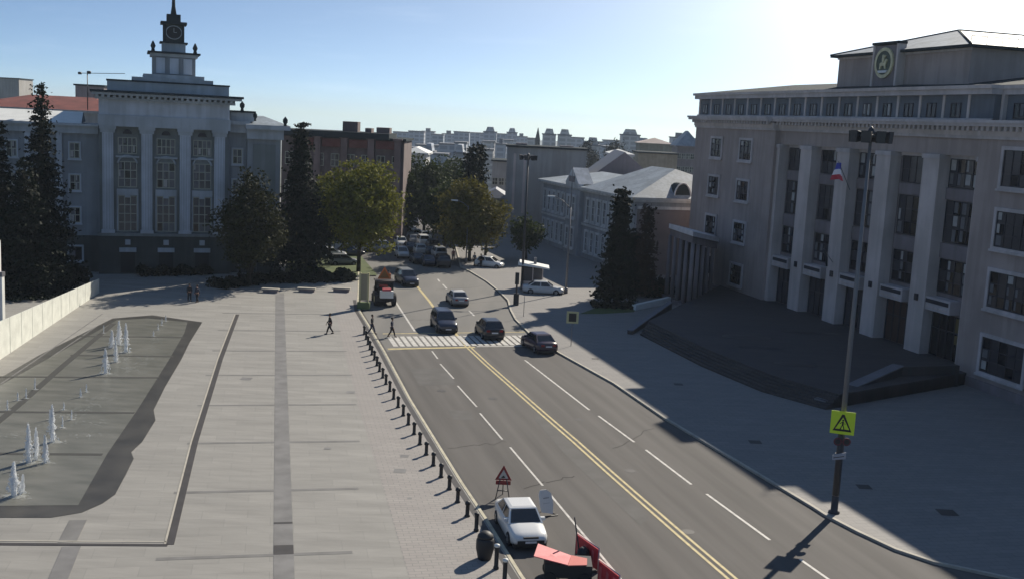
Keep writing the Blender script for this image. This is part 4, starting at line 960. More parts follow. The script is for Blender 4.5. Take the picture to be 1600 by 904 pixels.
# ------------------------------------------------------------------ lamps, masts, posts
def ring_head(root, z, R0, M=POLED, nl=9):
    mb = MB(); n = 24
    mb.tube([(R0 * math.cos(t), R0 * math.sin(t), z) for t in [2 * math.pi * k / n for k in range(n + 1)]], .07, M, 6, False)
    for k in range(4): t = k * math.pi / 2; mb.tube([(0, 0, z + .1), (R0 * math.cos(t), R0 * math.sin(t), z)], .05, M, 5)
    mb.lathe([(.2, -.3), (.24, 0), (.15, .35), (.02, .5)], M, (0, 0, z), 10); h = mb.build('ring_head', root)
    for k in range(nl):
        t = 2 * math.pi * k / nl; l = MB(); c, s = math.cos(t), math.sin(t)
        def q(r, u, w_): return (c * r - s * u, s * r + c * u, z + w_)
        l.hexa([q(R0 - .12, -.2, -.28), q(R0 + .2, -.24, -.34), q(R0 + .2, .24, -.34), q(R0 - .12, .2, -.28), q(R0 - .16, -.22, .18), q(R0 + .24, -.26, .26), q(R0 + .24, .26, .26), q(R0 - .16, .22, .18)], M)
        l.face([q(R0 - .1, -.17, -.292), q(R0 - .1, .17, -.292), q(R0 + .18, .2, -.345), q(R0 + .18, -.2, -.345)], CHROME); l.build('floodlight', h)
def mast(label, x, y, ytop, r0, R0, M=POLE, nl=9):
    p = at(x, y, KZ); H = zat(ytop, p.x, p.y) - KZ; root = empty('floodlight_mast', (p.x, p.y, KZ), label, 'mast')
    mb = MB(); mb.tube([(0, 0, 0), (0, 0, H * .5), (0, 0, H)], [r0, r0 * .75, r0 * .45], M, 12); mb.build('pole', root)
    mb = MB(); mb.lathe([(r0 * 1.8, 0), (r0 * 1.8, .08), (r0 * 1.15, .12), (r0 * 1.1, .9), (r0, .95)], POLED, (0, 0, 0), 12); mb.build('base', root)
    ring_head(root, H, R0, nl=nl); return root, p, H
m1, p1, H1 = mast('tall grey floodlight mast with ring of lamps beside the right pavement corner', 1303, 800, 213, .17, .85)
mb = MB(); mb.tube([(0, 0, 1.0), (0, 0, 5.1)], .19, POLED, 12); mb.build('dark_sleeve', m1)
m3, p3, H3 = mast('distant dark floodlight mast in front of the plain grey block', 815, 452, 246, .17, .85, POLED, 7)
# crossing sign and plates on the near mast
def ped_sign(root, z, sz, off, ang=0):
    """yellow square with the blue square, white triangle and walking figure; faces -Y"""
    s = MB(); s.box(-sz, sz, off - .03, off, z - sz, z + sz, SIGNY); o = s.build('sign_board', root); o.rotation_euler.z = ang
    k = sz * .78; t = MB(); y = off - .034
    t.face([(-k, y, z - k * .95), (k, y, z - k * .95), (k * .12, y, z + k * .95), (-k * .12, y, z + k * .95)], INK); 
    k2 = k * .74; y -= .004; t.face([(-k2, y, z - k2 * .95), (k2, y, z - k2 * .95), (0, y, z + k2 * .85)], SIGNY)
    y -= .004
    def pl_(pts): t.face([(a * sz, y, z + b * sz) for a, b in pts], INK)
    pl_([(.02 + .085 * math.cos(q), .22 + .085 * math.sin(q)) for q in [2 * math.pi * i / 10 for i in range(10)]])
    pl_([(-.06, -.2), (.08, -.2), (.09, .12), (-.05, .12)]); pl_([(-.06, -.2), (.02, -.2), (-.14, -.62), (-.24, -.62)]); pl_([(.0, -.2), (.08, -.2), (.22, -.62), (.12, -.62)]); pl_([(.06, .1), (.09, .04), (.25, -.1), (.2, -.14)]); pl_([(-.05, .1), (-.06, .02), (-.22, -.12), (-.25, -.06)])
    for q in range(4): pl_([(-.5 + q * .28, -.66), (-.34 + q * .28, -.66), (-.34 + q * .28, -.6), (-.5 + q * .28, -.6)])
    t.build('walking_figure', o)
sg = empty('crossing_sign', (p1.x, p1.y, KZ), 'yellow green square pedestrian crossing sign with walking figure on the near tall mast', 'sign')
zz = zat(658, p1.x, p1.y) - KZ; ped_sign(sg, zz, .62, -.24, math.atan2(p1.x, p1.y) * -1)
mb = MB(); mb.tube([(0, 0, zz - .3), (0, 0, zz - .22)], .25, POLED, 12); mb.tube([(0, 0, zz + .22), (0, 0, zz + .3)], .25, POLED, 12); mb.build('clamp', sg)
sg2 = empty('round_sign_pair', (p1.x, p1.y, KZ), 'two small dark red round signs under the yellow crossing sign on the mast', 'sign')
z2 = zat(687, p1.x, p1.y) - KZ
for dx in (-.26, .22):
    mb = MB(); r = .22
    ring = [(dx + r * math.cos(t), -.26, z2 + r * math.sin(t)) for t in [2 * math.pi * k / 18 for k in range(18)]]; mb.tube_rings([ring, [(a, b - .03, c) for a, b, c in ring]], mat('sign_dark_red', (.12, .02, .03), .6), False)
    ring = [(dx + r * .68 * math.cos(t), -.294, z2 + r * .68 * math.sin(t)) for t in [2 * math.pi * k / 18 for k in range(18)]]; mb.face(ring[::-1], BLACKP); mb.build('disc', sg2)
mb = MB(); mb.tube([(0, 0, z2 - .04), (0, 0, z2 + .04)], .24, POLED, 12); mb.build('clamp', sg2)
sg3 = empty('info_plate', (p1.x, p1.y, KZ), 'small pale tilted plate below the round signs on the mast', 'sign')
z3 = zat(709, p1.x, p1.y) - KZ; mb = MB()
mb.hexa([(-.45, -.28, z3 - .25), (.25, -.28, z3 - .16), (.25, -.24, z3 - .16), (-.45, -.24, z3 - .25), (-.45, -.28, z3 + .02), (.25, -.28, z3 + .2), (.25, -.24, z3 + .2), (-.45, -.24, z3 + .02)], mat('plate_grey', (.35, .36, .4), .6))
mb.face([(-.4, -.285, z3 - .14), (.15, -.285, z3 - .04), (.15, -.285, z3 + .0), (-.4, -.285, z3 - .1)], INK); mb.build('plate', sg3)
mb = MB(); mb.tube([(0, 0, z3 - .04), (0, 0, z3 + .04)], .24, POLED, 12); mb.build('clamp', sg3)

def arm_lamp(label, x, y, ytop, armdx, armdz, r=.1, M=POLE, heads=1, z0=KZ):
    p = at(x, y, z0); H = zat(ytop, p.x, p.y) - z0; root = empty('street_lamp', (p.x, p.y, z0), label, 'street lamp')
    mb = MB(); mb.tube([(0, 0, 0), (0, 0, H)], [r, r * .6], M, 8); mb.lathe([(r * 1.8, 0), (r * 1.7, .6), (r, .7)], M, (0, 0, 0), 8); mb.build('pole', root)
    mb = MB(); mb.tube([(0, 0, H - .15), (armdx * .5, 0, H + armdz * .6), (armdx, 0, H + armdz)], r * .5, M, 6); mb.build('arm', root)
    sgn = 1 if armdx > 0 else -1
    mb = MB(); x0 = armdx; mb.hexa([(x0, -.18, H + armdz - .12), (x0 + .95 * sgn, -.16, H + armdz - .04), (x0 + .95 * sgn, .16, H + armdz - .04), (x0, .18, H + armdz - .12), (x0, -.15, H + armdz + .08), (x0 + .9 * sgn, -.12, H + armdz + .08), (x0 + .9 * sgn, .12, H + armdz + .08), (x0, .15, H + armdz + .08)], WHITE if M is POLE else M)
    mb.build('lamp_head', root)
    return root, H
arm_lamp('pale street lamp with left arm before the orange autumn tree', 728, 412, 322, -1.5, .7)
r2, h2 = arm_lamp('slim tall pale lamp post with left arm standing right of the kiosk', 884, 458, 324, -1.9, 1.2, .13)
p = at(884, 458, KZ); mb = MB(); mb.tube([(0, 0, h2), (0, 0, zat(262, p.x, p.y))], [.07, .04], POLE, 6); mb.build('top_rod', r2)
def post_sign(label, x, y, ytop, kind, sz=.4, name='signpost'):
    p = at(x, y, KZ); H = zat(ytop, p.x, p.y) - KZ; root = empty(name, (p.x, p.y, KZ), label, 'sign')
    mb = MB(); mb.tube([(0, 0, 0), (0, 0, H)], .035, POLE, 6); mb.build('post', root)
    if kind == 'ped': ped_sign(root, H - sz, sz, -.06)
    if kind == 'back':
        mb = MB(); mb.box(-sz, sz, -.06, -.04, H - 2 * sz, H, mat('sign_back_yellow', (.5, .47, .25), .6)); mb.box(-sz * .62, sz * .62, -.07, -.062, H - 1.7 * sz, H - .3 * sz, INK); mb.build('sign_board', root)
    return root
post_sign('pale bordered crossing sign on thin post at the pavement edge beyond the crossing', 892, 540, 486, 'back', .55)
post_sign('thin bare pole on the pavement left of the bordered crossing sign', 818, 494, 462, 'none')
post_sign('small pole behind the hedge near the round dark tree', 400, 432, 400, 'none'); post_sign('short pole left of the small pole near the round dark tree', 372, 434, 412, 'none')
# traffic signal, dark
p = at(806, 476, KZ); root = empty('traffic_signal', (p.x, p.y, KZ), 'dark traffic signal post on the right pavement corner near the kiosk', 'traffic light')
mb = MB(); mb.tube([(0, 0, 0), (0, 0, 3.4)], .1, POLED, 8); mb.build('post', root); mb = MB(); mb.box(-.22, .22, -.2, .2, 2.3, 3.6, BLACKP); mb.build('signal_head', root)
mb = MB(); mb.box(-.3, .3, -.2, .2, 0, 1.3, BLACKP); mb.build('control_box', root)

# ------------------------------------------------------------------ bollards
bm_ = MB(); bm_.lathe([(.15, 0), (.15, .06), (.105, .1), (.10, .62), (.14, .64), (.145, .72), (.11, .8), (.0, .84)], BLACKP, (0, 0, 0), 12)
BOL = bm_.mesh('bollard'); bpx = [(727, 806), (712, 784), (699, 764), (686, 745), (674, 727), (663, 710), (653, 694), (644, 678), (635, 663), (627, 649), (619, 636), (612, 623), (606, 611), (600, 600), (595, 590), (590, 580), (586, 571), (582, 562), (578, 554), (575, 546), (572, 538), (569, 530), (566, 522)]
for i, (x, y) in enumerate(bpx):
    p = at(x + 3, y, KZ); o = bpy.data.objects.new('bollard', BOL); COL.objects.link(o); o.location = (p.x, p.y, KZ)
    tag(o, 'short black bollard on the plaza kerb, %s counting away from the white sedan' % ORD[i], 'bollard', 'black bollards along the plaza kerb')
for i, (x, y, l) in enumerate(((744, 829, 'black bollard in the shade close beside the white sedan tail'), (775, 888, 'taller dark post with pale cap left of the white sedan bonnet'), (788, 912, 'dark post with pale cap at the bottom frame edge by the sedan'))):
    p = at(x, y, KZ); root = empty('bollard', (p.x, p.y, KZ), l, 'bollard'); s = 1 if i == 0 else 1.25
    mb = MB(); mb.lathe([(.13, 0), (.13, .1), (.1, .14), (.1, .8 * s), (.12, .84 * s)], BLACKP, (0, 0, 0), 12); mb.build('shaft', root)
    mb = MB(); mb.lathe([(.125, .845 * s), (.13, .92 * s), (.02, .96 * s)], WHITE if i else BLACKP, (0, 0, 0), 12); mb.build('cap', root)
p = at(757, 872, KZ); root = empty('litter_bin', (p.x, p.y, KZ), 'round black litter bin bulging beside the white sedan on the plaza edge', 'bin')
mb = MB(); mb.lathe([(.3, 0), (.33, .1), (.42, .5), (.42, .9), (.36, 1.05)], BLACKP, (0, 0, 0), 18); mb.build('drum', root)
mb = MB(); mb.lathe([(.38, 1.05), (.36, 1.15), (.2, 1.3), (.02, 1.34)], BLACKP, (0, 0, 0), 18); mb.build('lid', root)

# ------------------------------------------------------------------ plaza furniture
for i, (x0, x1, y, l) in enumerate(((409, 438, 456, 'long dark stone bench nearest the round dark tree, left of three'), (465, 495, 455, 'middle one of three long dark stone benches at the plaza edge'), (519, 549, 455, 'right one of three long dark stone benches, next to the yellow stand'))):
    a, b = at(x0, y, KZ), at(x1, y, KZ); root = empty('stone_bench', ((a.x + b.x) / 2, a.y, KZ), l, 'bench', 'stone benches at the plaza edge'); h = (b.x - a.x) / 2
    mb = MB(); mb.box(-h, h, -.3, .35, .32, .46, M_kerb); mb.build('seat', root)
    mb = MB(); mb.box(-h + .15, h - .15, -.2, .25, 0, .32, GREYD); mb.build('base', root)
# white banner fence
A0, A1 = at(-70, 608, KZ), at(155, 457, KZ)
root = empty('banner_fence', (A0.x, A0.y, KZ), 'long white banner fence along the left side of the fountain', 'fence'); N = 14
d = (A1 - A0)
for k in range(N):
    p, q = d * (k / N), d * ((k + .97) / N); h0, h1 = 3.4 - 1.9 * k / N, 3.4 - 1.9 * (k + .97) / N; nn = Vector((-d.y, d.x, 0)).normalized() * .03
    mb = MB(); mb.hexa([p - nn, q - nn, q + nn, p + nn, p - nn + Vector((0, 0, h0)), q - nn + Vector((0, 0, h1)), q + nn + Vector((0, 0, h1)), p + nn + Vector((0, 0, h0))], mat('banner_vinyl', (.62, .63, .57), .6, noise=.1, nscale=1.2)); mb.build('panel', root)
    if k % 2 == 0 and k: mb = MB(); mb.tube([p + nn * 1.6, p + nn * 1.6 + Vector((0, 0, h0 + .04))], .03, GREYP, 5); mb.build('post', root)
p = at(0, 505, KZ); root = empty('banner_pylon', (p.x - .3, p.y, KZ), 'pale upright pylon cut off by the left frame edge', 'pylon')
mb = MB(); mb.box(-1.2, .55, 0, .5, 0, 4.2, WHITE); mb.box(-1.2, .6, -.05, .55, 4.2, 4.6, POLE); mb.box(-1.0, .3, .05, .45, 4.6, 7.4, WHITE); mb.build('shaft', root)
mb = MB(); mb.box(-1.3, .7, -.1, .6, -.0, .25, GREYD); mb.build('foot', root)
# yellow stand
p = at(568, 482, KZ); root = empty('information_stand', (p.x, p.y, KZ), 'tall pale yellow two post stand on green box at the kerb corner', 'stand')
YP = mat('pale_yellow_paint', (.5, .44, .24), .6); hh = zat(428, p.x, p.y)
for dx in (-.42, .42): mb = MB(); mb.box(dx - .1, dx + .1, -.08, .08, .7, hh, YP); mb.build('post', root)
mb = MB(); mb.box(-.32, .32, -.03, .03, .9, hh - .1, mat('stand_panel', (.30, .26, .17), .7)); mb.build('panel', root)
mb = MB(); mb.box(-.65, .65, -.3, .3, 0, .7, mat('green_box', (.10, .14, .05), .7)); mb.build('base', root)
# white arch display
p = at(436, 416, KZ); root = empty('arch_display', (p.x, p.y, KZ), 'small white arch standing by the ministry corner between the dark trees', 'display')
mb = MB(); mb.tube([(-.5, 0, 0), (-.5, 0, 1.2), (-.3, 0, 1.75), (0, 0, 1.9), (.3, 0, 1.75), (.5, 0, 1.2), (.5, 0, 0)], .16, WHITE, 8); mb.build('arch', root); mb = MB(); mb.box(-.65, .65, -.25, .25, 0, .12, GREYD); mb.build('base', root)

# kiosk
p = at(832, 452, KZ); root = empty('kiosk', (p.x, p.y, KZ), 'small glazed kiosk with tilted white roof on the right pavement', 'kiosk')
mb = MB(); mb.box(-1.3, 1.2, 0, 2.0, 0, 1.0, GREYL); 
for x in (-1.3, -.1, 1.1): mb.box(x, x + .1, 0, .1, 1.0, 2.6, GREYL); mb.box(x, x + .1, 1.9, 2.0, 1.0, 2.6, GREYL)
mb.build('frame', root)
for q_ in ((-1.18, -.12, .03, .06), (.02, 1.08, .03, .06), (-1.18, 1.08, 1.93, 1.96)): mb = MB(); mb.box(*q_, 1.0, 2.55, GLASS2); mb.build('glass_pane', root)
mb = MB(); mb.hexa([(-1.9, -.6, 2.95), (1.9, -.6, 2.6), (1.9, 2.5, 2.6), (-1.9, 2.5, 2.95), (-1.7, -.5, 3.3), (1.9, -.6, 2.75), (1.9, 2.5, 2.75), (-1.7, 2.4, 3.3)], WHITE); mb.build('roof', root); mb = MB(); mb.box(.0, .35, .8, 1.1, 3.0, 3.8, POLE); mb.build('chimney', root)

# ------------------------------------------------------------------ fountain jets
JET = mat('water_spray', (.92, .94, .96), .35, alpha=.8); JETC = mat('water_core', (.95, .97, .98), .4, alpha=.72); JETF = mat('water_foam', (.6, .62, .6), .5, alpha=.3)
def jet(label, x, y, ytop, r, lean=0, n=420):
    p = at(x, y, KZ + .03); H = zat(ytop, p.x, p.y) - KZ; rnd = random.Random(x * 13 + y); root = empty('water_jet', (p.x, p.y, KZ + .03), label, 'water jet', 'fountain water jets')
    mb = MB(); m_ = 7
    mb.tube([(lean * (k / m_) * .7 + rnd.uniform(-.02, .02), rnd.uniform(-.02, .02), H * k / m_) for k in range(m_ + 1)], [r * .72 * (1.25 - 1.05 * (k / m_) ** 1.3) * rnd.uniform(.7, 1.0) for k in range(m_ + 1)], JETC, 7)
    for k in range(n):
        f = rnd.random() ** .6; a = rnd.uniform(0, 6.283); rr = r * rnd.uniform(.3, 1.9) * (1.15 - f); s = rnd.uniform(.012, .035) * (1 + r * 2); c = Vector((rr * math.cos(a) + lean * f, rr * math.sin(a), H * f * rnd.uniform(.75, 1.04)))
        mb.face([c + Vector((-s, 0, 0)), c + Vector((0, s * .5, -s * 1.8)), c + Vector((s, 0, 0)), c + Vector((0, -s * .5, s * 1.8))], JET)
    mb.build('column', root); mb = MB(); k_ = 16
    mb.face([(r * 2.6 * math.cos(t) * rnd.uniform(.7, 1.2), r * 1.8 * math.sin(t) * rnd.uniform(.7, 1.2), .012) for t in [2 * math.pi * q / k_ for q in range(k_)]], JETF)
    for q in range(30):
        a = rnd.uniform(0, 6.283); rr = r * rnd.uniform(1.5, 4.5); s = rnd.uniform(.02, .05); mb.face([(rr * math.cos(a) + dx * s * 2, rr * math.sin(a) * .7 + dy * s, .014 + .001 * (q % 3)) for dx, dy in ((-1, 0), (0, -1), (1, 0), (0, 1))], JETF)
    mb.build('splash', root)
jets = [(22, 775, 722, .22, 'big jet nearest the bottom left corner of the fountain'), (33, 770, 742, .1, 'thin jet leaning at the right of the bottom left jet'), (45, 722, 662, .17, 'left one of three tall jets left of the middle pool'), (57, 718, 668, .13, 'middle one of three tall jets left of the middle pool'), (71, 722, 680, .13, 'right shorter one of three tall jets left of the middle pool'), (82, 690, 634, .2, 'stout jet standing alone behind the trio of tall jets'),
        (165, 583, 545, .2, 'single jet nearest in the far group of jets'), (175, 543, 516, .18, 'left jet of the far clustered group'), (181, 565, 528, .13, 'front middle jet of the far clustered group'), (186, 538, 502, .2, 'tallest back jet of the far clustered group'), (197, 550, 506, .2, 'right jet of the far clustered group')]
for x, y, yt, r, l in jets: jet(l, x, y, yt, r, .12 if 'leaning' in l else 0)
sm = [(12, 640, 625), (28, 625, 612), (41, 622, 606), (55, 608, 590), (78, 655, 640), (98, 668, 650), (112, 655, 640), (126, 620, 606), (135, 612, 600), (100, 640, 628), (162, 520, 508), (240, 525, 516), (247, 515, 505), (253, 508, 498), (259, 502, 492)]
for i, (x, y, yt) in enumerate(sm): jet('faint low jet of the fountain, %s from the left among the faint ones' % ORD[sorted(sm).index((x, y, yt))], x, y, yt, .05, 0, 40)
mb = MB(); rnd = random.Random(5)
for (x, y) in ((125, 640), (115, 650), (70, 665), (60, 676), (20, 680), (155, 622), (150, 632), (230, 560), (225, 568), (240, 545), (140, 660), (100, 650), (245, 535), (250, 530), (130, 680), (215, 580), (205, 575), (190, 560), (160, 585)):
    p = at(x, y, KZ)
    for k in range(40):
        a = rnd.gauss(0, .5); b = rnd.gauss(0, .3); s = rnd.uniform(.015, .06); mb.face([(p.x + a + dx * s * 1.6, p.y + b + dy * s, KZ + .03 + .001 * (k % 4)) for dx, dy in ((-1, 0), (0, -1), (1, 0), (0, 1))], JETF)
o = mb.build('water_splashes'); tag(o, 'white splashes scattered over the shallow fountain water', 'water splashes', kind='stuff')

# ------------------------------------------------------------------ vehicles
CARP = {}
def paint(c, nm):
    if nm not in CARP:
        M = mat(nm, c, .3, spec=.6); M.node_tree.nodes['Principled BSDF'].inputs['Coat Weight'].default_value = .3; CARP[nm] = M
    return CARP[nm]
CGL = mat('car_glass', (.015, .017, .02), .08, spec=.8)
def wheel(root, x, y, r, wd=.22):
    mb = MB(); ring = []
    for (rr, dy) in ((r * .62, -wd / 2), (r * .95, -wd / 2), (r, -wd / 2 + .03), (r, wd / 2 - .03), (r * .95, wd / 2), (r * .62, wd / 2)):
        ring.append([(rr * math.cos(t), dy, rr * math.sin(t)) for t in [2 * math.pi * k / 20 for k in range(20)]])
    mb.tube_rings(ring, RUBBER); o = mb.build('wheel', root, (x, y, r))
    mb = MB(); sg = 1 if y > 0 else -1
    for k in range(5):
        a = 2 * math.pi * k / 5; c, s = math.cos(a), math.sin(a); w2 = .05
        mb.hexa([(c * .05 - s * w2, sg * (wd / 2 - .01), s * .05 + c * w2), (c * .05 + s * w2, sg * (wd / 2 - .01), s * .05 - c * w2), (c * r * .6 + s * w2, sg * (wd / 2 - .01), s * r * .6 - c * w2), (c * r * .6 - s * w2, sg * (wd / 2 - .01), s * r * .6 + c * w2),
                 (c * .05 - s * w2, sg * (wd / 2 + .015), s * .05 + c * w2), (c * .05 + s * w2, sg * (wd / 2 + .015), s * .05 - c * w2), (c * r * .6 + s * w2, sg * (wd / 2 + .015), s * r * .6 - c * w2), (c * r * .6 - s * w2, sg * (wd / 2 + .015), s * r * .6 + c * w2)], RIM)
    rr = r * .12; mb.tube([(0, sg * (wd / 2 - .01), 0), (0, sg * (wd / 2 + .02), 0)], rr, RIM, 8); mb.build('rim', o)
def car(label, pos, head, M, kind='sedan', name='parked_car', group=None, detail=True, cat='car', roofM=None, sc=1.0):
    """length along +x, nose at +x"""
    K = {'sedan': dict(L=4.5, W=1.78, zs=.24, hood=.86, belt=.93, roof=1.45, st=[(-2.25, .62, .5, .78), (-2.18, .8, .33, .93), (-1.6, .88, .24, .98), (-.9, .89, .2, .97), (.6, .89, .2, .95), (1.3, .88, .22, .9), (1.9, .84, .28, .8), (2.18, .74, .34, .68), (2.26, .6, .42, .58)], gh=((-1.72, 1.12), (-.98, .42)), wr=.32, wx=(-1.35, 1.4)),
         'suv': dict(L=4.7, W=1.9, belt=1.12, roof=1.78, st=[(-2.3, .7, .5, 1.0), (-2.24, .88, .4, 1.12), (-1.4, .94, .34, 1.16), (.7, .94, .32, 1.14), (1.35, .93, .34, 1.08), (2.0, .88, .4, .98), (2.28, .78, .44, .84), (2.34, .66, .5, .7)], gh=((-2.16, 1.2), (-1.9, .35)), wr=.37, wx=(-1.4, 1.45)),
         'hatch': dict(L=4.0, W=1.75, belt=.98, roof=1.55, st=[(-2.0, .66, .45, .9), (-1.95, .83, .34, 1.0), (-1.2, .87, .26, 1.03), (.6, .87, .24, 1.0), (1.2, .86, .26, .94), (1.75, .8, .32, .82), (1.98, .68, .38, .66)], gh=((-1.85, 1.1), (-1.45, .3)), wr=.31, wx=(-1.2, 1.28))}[kind]
    root = empty(name, (pos[0], pos[1], 0.005), label, cat, group, rz=head); root.scale = (sc, sc, sc)
    rings = []
    for (x, w2, zb, ztp) in K['st']:
        pr = [(-.97, .0), (-1, .25), (-1, .6), (-.95, .86), (-.82, .97), (-.4, 1.02), (.4, 1.02), (.82, .97), (.95, .86), (1, .6), (1, .25), (.97, .0)]
        rings.append([(x, w2 * a, zb + (ztp - zb) * b) for a, b in pr])
    mb = MB(); mb.tube_rings([r[::-1] for r in rings], M); body = mb.build('body', root)
    (b0, b1), (r0, r1) = K['gh']; zb, zr = K['belt'] - .03, K['roof']; wb, wr_ = K['W'] / 2 - .07, K['W'] / 2 - .25
    cb = [Vector((b0, -wb, zb)), Vector((b1, -wb, zb)), Vector((b1, wb, zb)), Vector((b0, wb, zb))]; ct = [Vector((r0, -wr_, zr - .05)), Vector((r1, -wr_, zr - .05)), Vector((r1, wr_, zr - .05)), Vector((r0, wr_, zr - .05))]
    mb = MB(); mb.hexa(cb + ct, M); cr = [Vector((r0 + .12, -wr_ + .14, zr)), Vector((r1 - .14, -wr_ + .14, zr)), Vector((r1 - .14, wr_ - .14, zr)), Vector((r0 + .12, wr_ - .14, zr))]
    mb.hexa([c + Vector((0, 0, .002)) for c in ct] + cr, roofM or M); cab = mb.build('cabin', root)
    def glass(i, j, nm, u0=.05, u1=.95, v0=.1, v1=.9):
        a, b, c, dd = cb[i], cb[j], ct[j], ct[i]; nrm = (b - a).cross(dd - a).normalized()
        def q(u, v): return (a.lerp(b, u)).lerp(dd.lerp(c, u), v) + nrm * .012
        g = MB(); g.face([q(u0, v0), q(u1, v0), q(u1, v1), q(u0, v1)], CGL); g.build(nm, cab)
    glass(1, 2, 'windscreen', .06, .94, .06, .93); glass(3, 0, 'rear_window', .08, .92, .12, .9)
    for i, j in ((0, 1), (2, 3)): glass(i, j, 'side_window', .07, .47); glass(i, j, 'side_window', .52, .93)
    for x in K['wx']:
        for s in (-1, 1): wheel(root, x, s * (K['W'] / 2 - .09), K['wr'])
    if detail:
        xf = K['st'][-2][0]; xb = K['st'][1][0]; zf = K['st'][-2][3] - .1; zk = K['st'][1][3] - .2; wf_ = K['st'][-2][1]
        for s in (-1, 1):
            mb = MB(); mb.hexa([(xf - .28, s * (wf_ - .0), zf - .1), (xf + .03, s * (wf_ - .12), zf - .12), (xf + .02, s * (wf_ - .42), zf - .12), (xf - .26, s * (wf_ - .3), zf - .1), (xf - .26, s * (wf_ - .02), zf + .05), (xf - .02, s * (wf_ - .14), zf + .02), (xf - .02, s * (wf_ - .42), zf + .02), (xf - .24, s * (wf_ - .3), zf + .05)], CHROME); mb.build('headlight', root)
            mb = MB(); mb.box(xb - .08, xb + .1, s * (K['st'][1][1] - .3) - .12, s * (K['st'][1][1] - .3) + .16, zk - .05, zk + .12, REDL); mb.build('tail_light', root)
            mb = MB(); mb.box(b1 - .42, b1 - .26, s * (K['W'] / 2 - .02) - .1, s * (K['W'] / 2 - .02) + .1, zb + .02, zb + .17, M); mb.build('mirror', root)
        mb = MB(); xe = K['st'][-1][0]; mb.box(xe - .05, xe + .025, -.62, .62, .34, .52, BLACKP); mb.box(xe - .12, xe + .0, -.35, .35, .6, .68, BLACKP); mb.build('grille', root)
        mb = MB(); mb.box(xe + .026, xe + .035, -.26, .26, .4, .5, SIGNW); mb.build('number_plate', root)
        xe = K['st'][0][0]; mb = MB(); mb.box(xe - .03, xe + .02, -.26, .26, .62, .73, SIGNW); mb.build('number_plate', root)
        mb = MB(); mb.box(-K['L'] / 2 + .15, K['L'] / 2 - .12, -K['W'] / 2 + .12, K['W'] / 2 - .12, .16, .34, BLACKP); mb.build('underbody', root)
    return root
WP, DK, DB, GR = paint((.72, .715, .69), 'car_white'), paint((.02, .02, .025), 'car_black'), paint((.025, .03, .055), 'car_dark_blue'), paint((.25, .26, .27), 'car_grey')
SIL, PUR, LGR = paint((.42, .43, .44), 'car_silver'), paint((.035, .02, .04), 'car_dark_plum'), paint((.55, .55, .54), 'car_pale_grey')
down = math.atan2(-dirR.y, -dirR.x)       # along the road towards the camera
up_ = down + math.pi
c = at(812, 832); car('white sedan parked nose towards the camera beside the red barriers', (c.x, c.y), down - .04, WP, 'sedan', sc=1.05)
c = at(693, 514); car('dark blue off-road car driving towards the camera over the crossing', (c.x, c.y), down, DB, 'suv', 'driving_car', sc=1.05)
c = at(764, 525); car('black hatchback driving away over the middle of the crossing', (c.x, c.y), up_, DK, 'hatch', 'driving_car', sc=1.15)
c = at(841, 545); car('dark plum sedan at the right kerb just before the crossing', (c.x, c.y), up_ + .1, PUR, 'sedan', 'driving_car', sc=1.1)
c = at(714, 474); car('dark saloon with white roof driving away beyond the crossing', (c.x, c.y), up_, GR, 'sedan', 'driving_car', roofM=WP, sc=1.05)
c = at(635, 444); car('dark van-like car driving towards the camera behind the road works vehicle', (c.x, c.y), down + .12, DB, 'suv', 'driving_car', roofM=GR, sc=1.05)
c = at(848, 459); car('pale patrol car parked sideways in front of the kiosk', (c.x, c.y), .0, LGR, 'sedan', sc=1.1)
CG = 'cars queued along the far street'
fc = [(628, 402, SIL, 'hatch', down), (652, 410, DK, 'sedan', up_), (668, 414, DB, 'sedan', up_), (690, 416, DK, 'suv', up_), (640, 392, DK, 'sedan', up_), (655, 396, LGR, 'hatch', up_), (672, 398, DK, 'sedan', up_), (685, 403, SIL, 'suv', up_), (626, 384, LGR, 'sedan', down), (645, 380, GR, 'sedan', up_), (660, 383, WP, 'suv', up_), (675, 388, DK, 'hatch', up_), (635, 371, WP, 'suv', down), (650, 371, SIL, 'sedan', up_), (663, 374, WP, 'sedan', up_), (640, 361, LGR, 'suv', down), (628, 356, WP, 'sedan', down), (645, 352, SIL, 'hatch', up_)]
cn = {SIL: 'silver', DK: 'black', DB: 'dark blue', LGR: 'pale grey', GR: 'mid grey', WP: 'white'}
fcs = sorted(fc, key=lambda a: -a[1] - a[0] * .001)
for i, (x, y, M, k, h) in enumerate(fcs):
    c = at(x, y); car('%s %s in the far street queue, %s from the near end' % (cn[M], {'sedan': 'saloon', 'suv': 'tall car', 'hatch': 'hatchback'}[k], ORD[i]), (c.x, c.y), h, M, k, 'queued_car', CG, detail=False)
pkc = [(458, 402, WP), (482, 398, LGR), (500, 396, WP), (516, 402, SIL), (536, 414, GR), (583, 393, GR), (600, 391, SIL), (545, 400, DK)]
for i, (x, y, M) in enumerate(pkc):
    c = at(x, y); car('%s car parked beyond the lawn under the trees, %s from the left' % (cn[M], ORD[[q[0] for q in sorted(pkc)].index(x)]), (c.x, c.y), .25 + .1 * (i % 3), M, 'sedan' if i % 2 else 'hatch', 'parked_car', 'cars parked beyond the lawn', detail=False)
c = at(765, 418); car('white car nose half hidden in tree shade on the far right pavement', (c.x, c.y), -.3, WP, 'hatch', detail=False)

